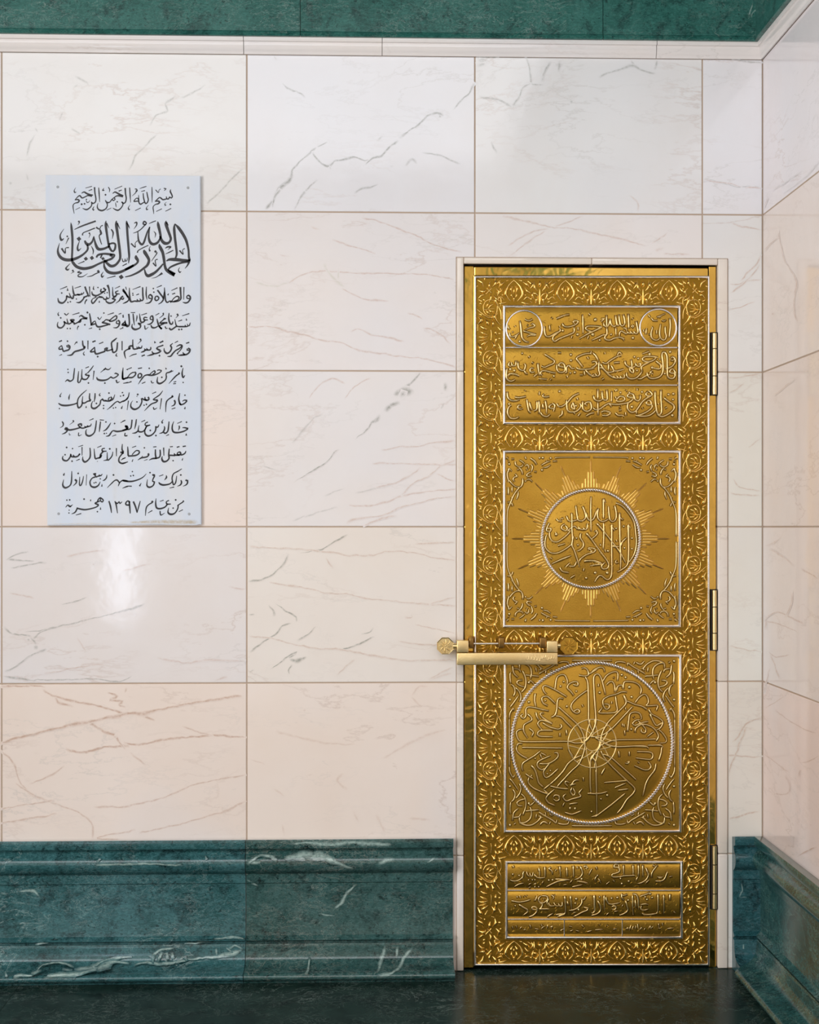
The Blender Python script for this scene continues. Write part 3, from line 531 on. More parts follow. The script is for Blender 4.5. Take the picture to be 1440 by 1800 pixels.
GOLDTXT = """
# row1
@ 1040 540 9 24
580,100 588,200 590,340;640,170 660,190,30;705,215,30 722,300 735,400,24 690,415 670,380;680,405 640,415 615,380;630,410 590,410 560,385;580,405 540,420 500,390 460,380 440,430 440,460
650,280 670,300 650,320 632,300 650,280,14;500,110,24 520,180 525,260 490,295 455,270 430,110,20;450,260 420,290 400,260 380,120,20;400,280 350,305 310,270 290,180;300,180 275,270 240,310 200,290 190,240;235,120 240,220 240,310
385,320 388,450,14;240,320 245,420 210,470 225,510 290,520 360,490 440,475 490,490 520,530,14;440,470 520,500;235,430 180,440 100,480 0,525,12
0,300 60,300 155,315,28 90,350 20,385 0,400;60,195,40;20,430,40;310,430,26;130,520,26;655,485,34;150,190 200,180 150,230;500,330 540,330 560,380
@ 885 540 9 24
1440,300 1340,300 1300,330 1340,370 1400,385;1440,370 1320,430 1200,500,12;1255,110 1260,250 1262,420,12;1350,100 1380,130,26;1330,500 1350,450;1420,430,30
1180,310 1185,370,16;1175,430,34;1115,310 1120,390 1050,430 900,490 810,540 780,500 800,450 860,410;930,250 960,300 1030,310 1130,280 1185,230 1150,210 1105,230 1130,260
1070,490 1090,450;730,280 740,380,14;890,330 900,375 830,410 740,460 680,460 655,400 650,330 645,300,30;940,370,30;900,320 890,290;760,180 780,160;840,180 960,130 1050,110,14
# medallion
@ 1040 540 9 24
1240,170,28 1248,280 1240,380 1228,480,14;1165,300 1170,400 1185,460 1160,515 1115,510 1085,470 1080,380 1095,260,14;1085,470 1060,510 1000,520 950,480 945,400 965,320 950,310;1030,360 1030,430,14
1115,200 1130,220 1160,215 1180,190,14;950,170 980,210 1050,210;1030,160 1170,100,14;900,120 930,160;870,330 860,430;820,350 830,390;900,430 940,425;1060,160 1100,150
@ 885 540 9 24
260,210,16 275,300,34 285,400,34 300,490,30 350,540,26 410,555,12;100,400 105,450 140,470 200,445 260,400,14;70,280 80,330 110,350;440,280 460,260 500,290 480,310 420,325 350,355,14
320,375,34 400,400 520,435,34;520,440 430,440 370,465,14;400,290 370,280;340,190 400,215 465,185,30;180,290 190,310;150,390,20;260,540,34;220,440 180,500
# row2
@ 1040 610 9 24
1245,75,30;1250,180 1275,155 1315,175 1325,230 1280,300 1220,330 1160,350,12;1250,200 1280,215 1310,190;1310,350 1275,345 1240,375 1250,410 1310,415 1325,440 1300,490 1240,495 1205,450 1200,300 1195,150 1165,85 1130,80 1115,130 1130,250 1130,380 1090,460 1000,495 920,490 885,440 880,400
1300,360 1325,400 1325,440;1160,420,24;1020,220 1100,290 1085,340 1040,345 980,330;960,325,34;970,370 930,400 980,430;1080,190,20;930,430 850,460 780,500 730,500
1050,165 980,150 850,150 805,190 850,230 920,230 990,200 1030,160;920,110,34;920,235 800,300 790,340 800,390;920,65 800,110,14;720,370,26;680,155,26;740,180,26
740,270 775,260 770,300 720,300 690,250;700,295 640,330 600,350;530,210 540,270 600,320 640,300 625,190,16;600,330 620,390 660,410 665,360 620,330;555,400 560,460 610,500 700,490 770,430 800,380
515,350 440,370 360,380 340,340 310,290;380,380 260,400 200,360 140,260;270,260 270,370;210,80 215,110,26;170,240 230,260 300,210 400,150 480,130;480,120 440,80 410,130;350,250 450,240
515,430 520,480 480,490 455,460;480,490 430,490 400,455;420,490 370,490 350,460;370,490 290,450 180,340 120,330;20,90 70,140 110,220;120,220 115,350 130,430 90,460 60,420;70,460 0,465;0,240 50,225 85,260 40,310 0,320;200,490 160,515
@ 885 610 9 24
1440,330 1340,350 1200,350 1155,320;1390,60 1385,110;1385,100 1280,110 1160,170 1200,240 1260,320;1330,150 1350,190,24;1300,360 1350,420 1400,450 1440,430;1070,120,30;1070,210,30;1130,335 1080,340 1040,290 1000,320 1000,400 970,410
1130,400,30;1280,380 1290,450;1210,440 1260,440;1060,410,24;850,260,24 845,330 870,390 930,400 975,370 970,290 930,250 890,260 880,300 960,320;1010,450 1020,490;800,460,26
650,110 740,170 810,220 790,260 720,290 650,320 600,300;830,410 760,400 660,375 600,385 590,430 620,450;545,250,28 555,350 575,460,12;480,350 450,330 420,360 440,400 500,390;540,420 480,470
230,230 240,330 290,370 330,360 350,290 330,260;330,370 360,420 390,420;200,210 190,290 140,290 130,240;110,230 80,270 100,305 140,290;110,350,34;175,370,30;260,460,18 170,425,30 90,430,30 80,470;60,330 50,430 60,510 120,540 190,510,16;300,100,24
450,240 480,260;400,140 420,170;860,90 920,90;560,500 700,510,12;740,520 760,500
# row3
@ 1040 610 9 24
1145,800 1200,850 1290,910 1310,960 1270,1020 1180,1080 1100,1100 1040,1060;1100,670 1100,800 1110,1000 1090,1060 1050,1060 1030,1000 1010,850 1005,690;1220,750,30;1295,740,30;1290,830,26;1280,1080,34;1060,890 1065,910,26;1200,950 1160,970
1020,990 980,1040 900,1085 780,1095 700,1080;900,840 865,880 890,910 950,905 930,850 890,845;950,900 960,950 900,1010 800,1060 710,1090;900,700 860,740 880,770 940,770 960,740 910,690;940,780 870,810 800,870 740,960 690,1020 620,1030 575,980 570,920 590,870
640,945,34;800,710,28;800,950 815,980;720,650 725,690;770,750 770,820 730,850 690,830 660,750 590,740 570,780 640,800 700,790;670,810 600,870 480,900 380,910 310,900;710,990 710,1060;370,670 385,700;320,690,16 315,870,16
380,780 390,820;390,840 450,780 520,800 520,840 450,860 390,850;310,910 280,890 200,930 130,980 60,990 30,960;280,890 320,950,14;240,670 250,820 220,840 180,820 165,690;180,820 130,850 90,850 50,830 30,760;100,660 100,820;100,870 105,1080,14
150,1030 210,1010 300,1040 250,1080 170,1080;540,700 560,680;600,720,24;460,720,24;400,680,24;540,1030 545,1090;380,1040 420,1080 480,1080 520,1100;440,940 460,960;430,1000 480,990
@ 885 610 9 24
1440,1040 1380,1050 1310,1090;1200,730 1100,780 1000,890 920,940 870,935 845,890;1165,800 1180,840;1000,830 1010,980 1050,1025 1140,1020 1200,980 1230,930 1210,890;1095,880 1080,960 1130,980 1100,870;1150,930,26;1255,850 1260,980 1320,1015 1390,980 1380,880 1330,870 1290,900 1330,930
1100,1020 1140,1060;1220,1040 1180,1090;890,700,30;730,780 650,790 620,770 650,740;780,900 740,920 725,960 800,970 815,920 780,890;810,970 790,1020;660,840,24 680,940 680,1060,12;620,890 630,980;560,840,24 570,950 570,1060
370,820 390,950 410,1020 440,1040;410,870 440,970 460,1000;530,850 530,980 480,1010;290,930 240,920 230,970 280,985 310,970;130,920 100,930 70,990 70,1060 110,1120 190,1130 250,1100,14;60,700 70,790 110,840 180,850 260,830,16;360,780 250,800 180,790;340,700 350,680
90,900,30;570,700 570,760;930,1000 930,1060 880,1100;590,1030 620,1080 690,1100 740,1060
# disc
@ 945 855 7.58 18
1045,220 1130,260 1220,360 1290,480 1310,620 1320,760 1290,900 1220,1010,10;1210,500,30 1215,700 1215,900 1200,1040 1120,1110 1060,1140,10;1100,345,10 1095,400,24 1100,700 1110,950 1105,1110,10;1095,400 1125,440 1150,430
990,500,26 990,700 990,950 990,1150 970,1220 920,1240 850,1190 810,1200 760,1275,8;990,540 1030,590;1210,510 1240,560;790,490,24 900,620 1010,760 1100,880 1175,1020,10;650,620,26 730,720 830,860 920,980 950,1050 930,1090 870,1100 855,1060 900,1010
1030,250,20 1050,350 1045,430 1010,465 965,440 945,260,16;950,430 900,460 850,465 810,430 800,360 815,290;815,290 780,350 750,430 700,455 665,420 650,350;880,160,24 880,300 880,430;880,480 885,650 875,840,12;880,160 905,220
715,130,12 710,300 715,600,12;600,260,20 635,350 640,420 590,460 545,450 530,400 510,250,14;540,440 480,460 420,460 385,390;455,350 460,430 460,560 465,740 420,800 330,860 250,890 170,880 110,820 100,740 120,640;665,490 660,560 630,575 610,550;620,575 570,570 545,540;560,570 520,560 490,530 400,590
370,500 330,520 320,560 370,590 400,560 370,520;400,590 440,590;440,590 400,640 330,700 260,740 200,730 165,680 160,600;160,480 130,540 120,590 170,600 180,560 130,560;250,640,30;240,610 260,650
580,620 570,680 610,750 610,800 560,850 530,860;480,660 460,780 490,850 520,940 560,1080,12;680,850 680,820 760,830 770,860 740,880 650,910 570,970 560,1010;690,830 730,870 700,870;620,995,28 740,990,24 860,1030,30;860,1035,22 740,1050 700,1060
450,920,10 350,960,26 190,1030,10;520,1000 490,1060 420,1060;780,580 800,620 770,660 720,700;780,590 760,610;1030,770 1010,800 1090,800;1190,680 1130,740 1110,800;1050,980 1040,1020 1080,1010;940,860,24;910,880 900,840;840,780,20;770,1150,30;930,1150,30;650,1220,24;620,1090 610,1130
300,440 350,420;250,430 280,460 330,460;200,970 170,950;300,1080 330,1130 420,1150;370,1080 430,1020;500,1180 440,1220;1260,690,20;1160,820,20;1260,830,20;1050,710 1060,740;1150,530,20;1050,560,20;270,790 370,760;520,690,20;540,780,20
# p41
@ 1040 1510 9 22
505,90,28 508,180 512,280,12;430,85 370,85 360,130 420,130 440,160 440,200 370,230 330,240 330,280 400,285 540,265 700,260;430,90 440,140;655,90,28 660,180 660,260;740,80,28 745,180 740,280;810,90,28 812,180 815,290,14
860,140 880,190 900,260 860,330 790,375 730,385,12;950,300 955,220 1000,150 1050,90;970,90 1010,120;1200,200 1180,260 1150,320 1090,350 1010,345;1040,280 1090,290 1130,280;1060,300 1110,300;730,280 700,350;590,350,28;480,390,28;280,360 230,400,16
95,260,24;70,120 90,170;90,270 60,300 60,360;460,310,24;340,330 370,360;1230,280 1280,270;110,310 150,380;860,380 910,330
@ 885 1510 9 22
1400,150 1350,250,14;1290,130 1270,120 1310,110 1330,140 1290,155;1215,110 1250,200 1240,260 1180,310 1130,320;1105,100,28 1110,200 1110,300;1000,130 1010,280;890,110,28 900,200 900,290,14;1165,110 1170,160;820,190 840,160;760,130 720,150 770,190 770,250
820,315 920,320 1050,330;1020,330 880,350 780,390 680,440,12;1170,350 1250,360 1340,385;1240,315,30;1090,440 1250,405,12;780,330,26;720,335,26;655,120,28 660,200 660,290;560,140,28 575,220 570,290;660,290 600,300 530,290 490,240
470,210 460,270 430,270 420,220;420,280 380,250 370,200;330,190 310,230 310,280 250,330 170,350 110,330;300,200 330,210;150,100 165,140,30;150,240,24;250,260,24;320,380 240,400 170,440,14;400,330,20;460,330,20;500,330,20;440,380 400,400;520,380 480,400;630,350 610,390
1000,400 950,410;1090,330 1050,380;500,440,20;560,440,20;430,440 400,455
# p42
@ 1040 1510 9 22
1240,550,28 1240,660;1140,560,28 1145,700 1145,870,14;1050,550,26 1052,700 1045,840,18 980,870 860,880 800,860;780,720 850,710 900,720;790,740 780,790 830,810 900,790;770,590 860,560 930,530;650,570,28 650,720 660,890,14;650,555 700,560 735,620 740,720 750,800
540,660 560,740 575,810 520,860 440,890,12;470,560 490,630 520,650;470,550 500,580 570,555;410,610,30;320,620,26;230,600 240,660 280,710 360,710 450,690;200,570,30 200,700 205,820,14;320,760 350,740 390,760 370,800 320,790;480,750 500,720;100,660 140,750 140,820 80,870 0,890
45,570,28 50,700 50,820 20,850 0,850;270,850 230,890;580,650,26;960,610,26;880,640,26;1300,830 1330,850;930,550,26;850,600,24;690,650 700,780;130,600,20;360,830 420,820
@ 885 1510 9 22
1430,570,30 1438,660 1440,800;1300,590 1280,640 1230,630;1240,640 1240,700 1180,770 1090,810 1040,810;1155,630,34;1140,700,26;1270,760 1340,780 1330,810 1250,840 1180,880 1110,910,16;1060,580,34 1070,680 1080,800,14;970,580,34 980,700 980,850 920,890 860,910,12
930,680 930,740 890,740 870,700;880,740 830,740 800,690;810,740 740,740 720,690;720,740 690,690 720,630;600,580 560,620 570,680 640,690 700,640 690,590 610,580;570,690 620,720 590,780 570,790 730,790;760,570 800,600 780,640;800,580 830,570
530,800 470,800 450,770 490,750 530,780 530,830 470,890 400,915,14;250,720,30 310,760 380,800 380,840 310,890,14;430,640 340,670 240,680 130,660;530,580 510,650 480,650;360,580 380,590;320,580 340,600;260,580 270,620;220,600,20
780,860 690,915;970,860 830,880;640,620 640,650;190,740,20;1190,800,26;1100,850 1150,840;1010,670 1030,740
# p43
@ 1040 1510 9 20
540,1110 580,1080 570,1110;600,1130 620,1050;640,1120 660,1060;690,1110 700,1060;730,1030 740,1110;760,1120 790,1080 800,1110;830,1120 850,1090;900,1100 930,1060 940,1100 975,1060;1060,1020 1070,1080;1120,1010 1130,1060;1060,1090 1100,1100
180,1110 60,1120;340,1110 400,1100;120,1030 140,1050;240,1040 260,1060;1200,1100 1300,1090
@ 885 1510 9 20
1330,1150 1400,1130;1100,1120 1060,1140;1150,1130 1200,1140;960,1100 900,1130;740,1080 770,1060 760,1110;700,1040 690,1100;650,1060 600,1100;600,1030 620,1080;500,1100 560,1110;420,1040 440,1100;360,1110 320,1120;260,1100 290,1070;200,1050 220,1100;140,1060 160,1110;1040,1060 1090,1070;1240,1040 1280,1080
# wheel
@ 1040 1155 9 20
0,240 60,190 140,160 190,175 210,240,12;220,600,12 200,500 160,350 120,280 80,270 35,320 40,500 50,700 65,900 65,1020 40,1130 0,1220;180,380 240,290 330,240 400,235 420,280 410,380,12;235,440 280,395 330,390 365,450 375,560
380,620 395,740 410,830 380,870 260,885 120,880 150,830 165,800;565,555 480,550 380,590 270,620 190,670 180,740 210,810 250,825 285,790 270,750 200,740;395,540 410,470 450,445 490,450 495,500;500,510 515,400 580,385 680,400 760,450 790,520 770,590
510,600,28 545,690,28 535,750 440,850 330,960 250,1050 180,1180 150,1290 140,1440;545,690 620,720 690,750 800,780 880,830,26;650,780 540,900 420,1030 310,1140 180,1230 60,1260 0,1260;690,720 760,630 840,590 890,640 900,720 870,770 1000,765 1050,770 1020,850
910,830,30 950,900 1060,960 1130,1030 1090,1120 1030,1150;930,900,34 960,980 1020,1080 1080,1060 1130,1030;1070,1150 1140,1220 1185,1300 1170,1350,12 1080,1360;570,1180 590,1000 610,900 680,870 760,890 790,960 780,990
770,990 700,1000 650,1050 680,1080 740,1060 830,1030 900,1020;740,1010 800,1070 860,1150 840,1200 790,1180 790,1140;690,1200 700,1130 780,1070 860,1070 960,1110 1030,1180 1060,1260 1020,1330;980,1185 880,1260,14;490,1050 490,1100;515,1060 520,1110;630,1140,26;525,1160 530,1240,12
1020,1295 800,1305 420,1310 300,1330 180,1380 150,1400;1120,1440 1110,1400 900,1395;880,1420 700,1410 400,1420 250,1390 150,1330 60,1270;320,700 320,740;600,475,34;635,630,30;540,320,30;480,280,30;130,560,30;340,320 370,330;660,940 680,960;110,420 110,470;540,800 545,840
@ 890 1155 9 20
1190,180 1240,170 1290,210 1300,280 1240,300 1150,285;1290,280 1440,190;1250,310 1290,400 1300,600 1305,850 1305,1000 1340,1120 1400,1220;1440,260 1390,310 1390,500 1410,800 1420,1020 1380,1150 1290,1300 1220,1350
1070,610 1020,540 970,490 990,430 1070,390 1130,400 1130,450 1060,430;1290,520 1150,620 1050,720 1025,790 1060,860 1120,890 1165,860 1130,825 1070,860;770,520 800,330 870,280 930,290 970,380 960,430;910,390,26;860,460,26
960,630 850,560 740,500 620,450 580,480 600,550 640,590;910,660 840,650 810,700 800,830 770,920,26 710,950;790,930 870,950 950,1030 1040,1120;830,790 950,900 1060,1000 1140,1080 1210,1200 1240,1320 1250,1440;780,740 700,660 640,620 570,640 570,700 600,740 660,770
460,570,28 450,680 470,790;680,850,16 570,830 450,800 350,790 310,830 310,930 270,970 230,930 270,900;470,870 490,950 520,1000;600,885 540,890 560,940 640,1000 730,1050;730,1060 640,1020 550,1000 500,1050 530,1110 570,1150;580,1040 680,1100 820,1140 880,1100 860,1060
340,900 400,960 400,1000 330,1040 280,1080 280,1180 340,1280,12;370,1130 430,1190 400,1260;270,1140 200,1150 160,1200 190,1300 250,1335 500,1340 950,1335 1100,1360 1220,1350;740,1160 550,1160 500,1200 520,1250 740,1260,14;260,1370 190,1370 160,1430;250,1430 600,1435 900,1440
950,1150 960,1240;850,1200 850,1260;960,780,30;1110,540,24;360,710,30;1200,750 1220,790;620,690,20
@ 890 1300 9 20
160,110 170,180 240,250 340,300,20;540,180 440,260 340,320 260,380 250,460 270,500;700,255 620,290 520,340 490,390 510,450 570,480 600,450;530,380 660,380 760,330 820,270 810,210 760,210;540,230 560,290 590,300;550,210 630,250
400,410,30 460,490 490,590 520,690 590,750;310,540 360,580 430,620;360,600 350,680 420,760 540,820 660,860 600,800;690,710 780,630 900,500 980,380 1080,300 1190,250;800,750 900,640 1030,500 1160,370 1240,150 1230,0;690,370 620,460 590,520 620,600 700,570 820,460
590,790 700,700;760,790 680,860 630,930 670,1000 770,1040;740,920 770,880 830,890 840,950 790,970 750,940;700,735 850,770 980,780;980,740 930,690 940,660 1000,680;1020,740 1080,650 1150,640;1040,760 1020,830 1060,880 1090,850 1060,770;1010,720 1100,700
1200,780 1150,850 1180,900 1040,940 950,970 900,910 940,860;1340,850 1330,700 1330,500 1340,300 1400,220 1440,180;1420,470 1425,700 1430,850;1290,850 1440,860;890,1060 920,1000;930,1150 1030,1180 1110,1160 1190,1125;1350,1220 1400,1210 1440,1180;1010,1085,30;1090,1090,30;1350,1140,24;1220,600 1225,660;700,490,20;650,540,20;460,300,20;400,570,20;1000,1020 1130,1000
990,150 1010,200 1060,270
@ 1040 1300 9 20
0,330 40,240 130,120 140,50;30,290 70,390 75,600 80,860 85,1200,10;150,180 180,250 280,380 420,520 560,650 680,770 660,850 560,950 480,1080 400,1170,12;150,0 240,70 380,110 600,105 830,100 910,140;180,230 300,280 440,400 600,540 710,640
210,450 150,560;720,190 930,200 970,260 940,310 850,310 700,290;900,350 940,420 910,470 840,480 760,450 680,410;730,350 760,370;1020,380 1000,480 910,600 860,700 830,820 810,900,12;530,850 400,960 250,1080 60,1220,12;580,780 420,800
560,350 600,350 570,380 530,370;600,190 600,260;430,180 440,280;0,860 150,850 250,820;250,880,30;150,940,20;890,90 1000,90 1100,80;1110,120 1100,220 1060,340;560,650 200,680;370,760 540,690
# scroll
@ 885 790 14.4 30
80,200,50 130,235;300,300,30 310,380 390,440,24 480,420 500,380;390,460 450,510 485,600 480,640;170,490,20 110,560,24 100,660 130,790 120,830,40;130,580 140,480 220,560,12;150,780 230,880 310,940,20 430,950 490,850,34 490,730;430,940 340,1040 250,1180 190,1330 120,1500,18 95,1700,16 95,2200,14
290,620 350,680 280,700 245,760 280,820;340,520 400,500;400,260,14 480,310 540,370;550,430 600,380,36 640,420 640,480;590,480 610,530,30;700,380 740,440,30 710,560,20;690,220,34 790,300,36 845,390,30;700,570 620,610 590,660 620,690 720,660;590,770 650,750 740,820,20;560,800,30
1000,210,44;920,215,34;980,520,44;1000,460,14 1100,450 1200,380,14;960,400 1080,330 1190,290,20;1090,270,30 1110,310;1200,220,40;1250,300 1370,290,24;1300,220 1440,200,18 2200,195,14;560,200,34;570,230,24
220,940 220,1080,30;120,950 130,1060 120,1150;380,1060,16 370,1160,30 330,1270,10;210,1200 220,1250,34;100,1340 190,1320;210,1350 240,1440,34;150,370,40;110,310 160,290;850,570 780,560;200,240,34 280,240
# scroll3
@ 890 1300 9 20
50,430,14 60,520 110,600 130,560;60,620 110,680 190,800,14;210,700 235,770 210,860 150,930;60,740,30;110,790 140,860 120,950 80,980;70,990 60,1120 70,1180;240,860 300,930 310,1060 260,1200;300,940 220,960 170,1000 190,1040 260,1050;190,1090 120,1160 100,1290
120,1230 200,1220 230,1170;210,1230 220,1310 300,1350 400,1350 500,1290 550,1220 510,1210;380,1070 400,1150 380,1250 300,1310 210,1320;310,1130 400,1120 520,1110,24;350,1000 380,1040 440,990;480,1180 470,1250;520,1150 620,1210 740,1280 790,1320 800,1270
530,1350 590,1300,24 660,1330;620,1150 630,1200;690,1180 740,1210;820,1320 900,1340 980,1330 990,1290;700,1300 680,1340;60,1350,30;120,1340 150,1320;430,1000 450,980,26;360,1010,30;520,1250 580,1230;1040,1360 1440,1365,18
50,0 50,430,12
"""
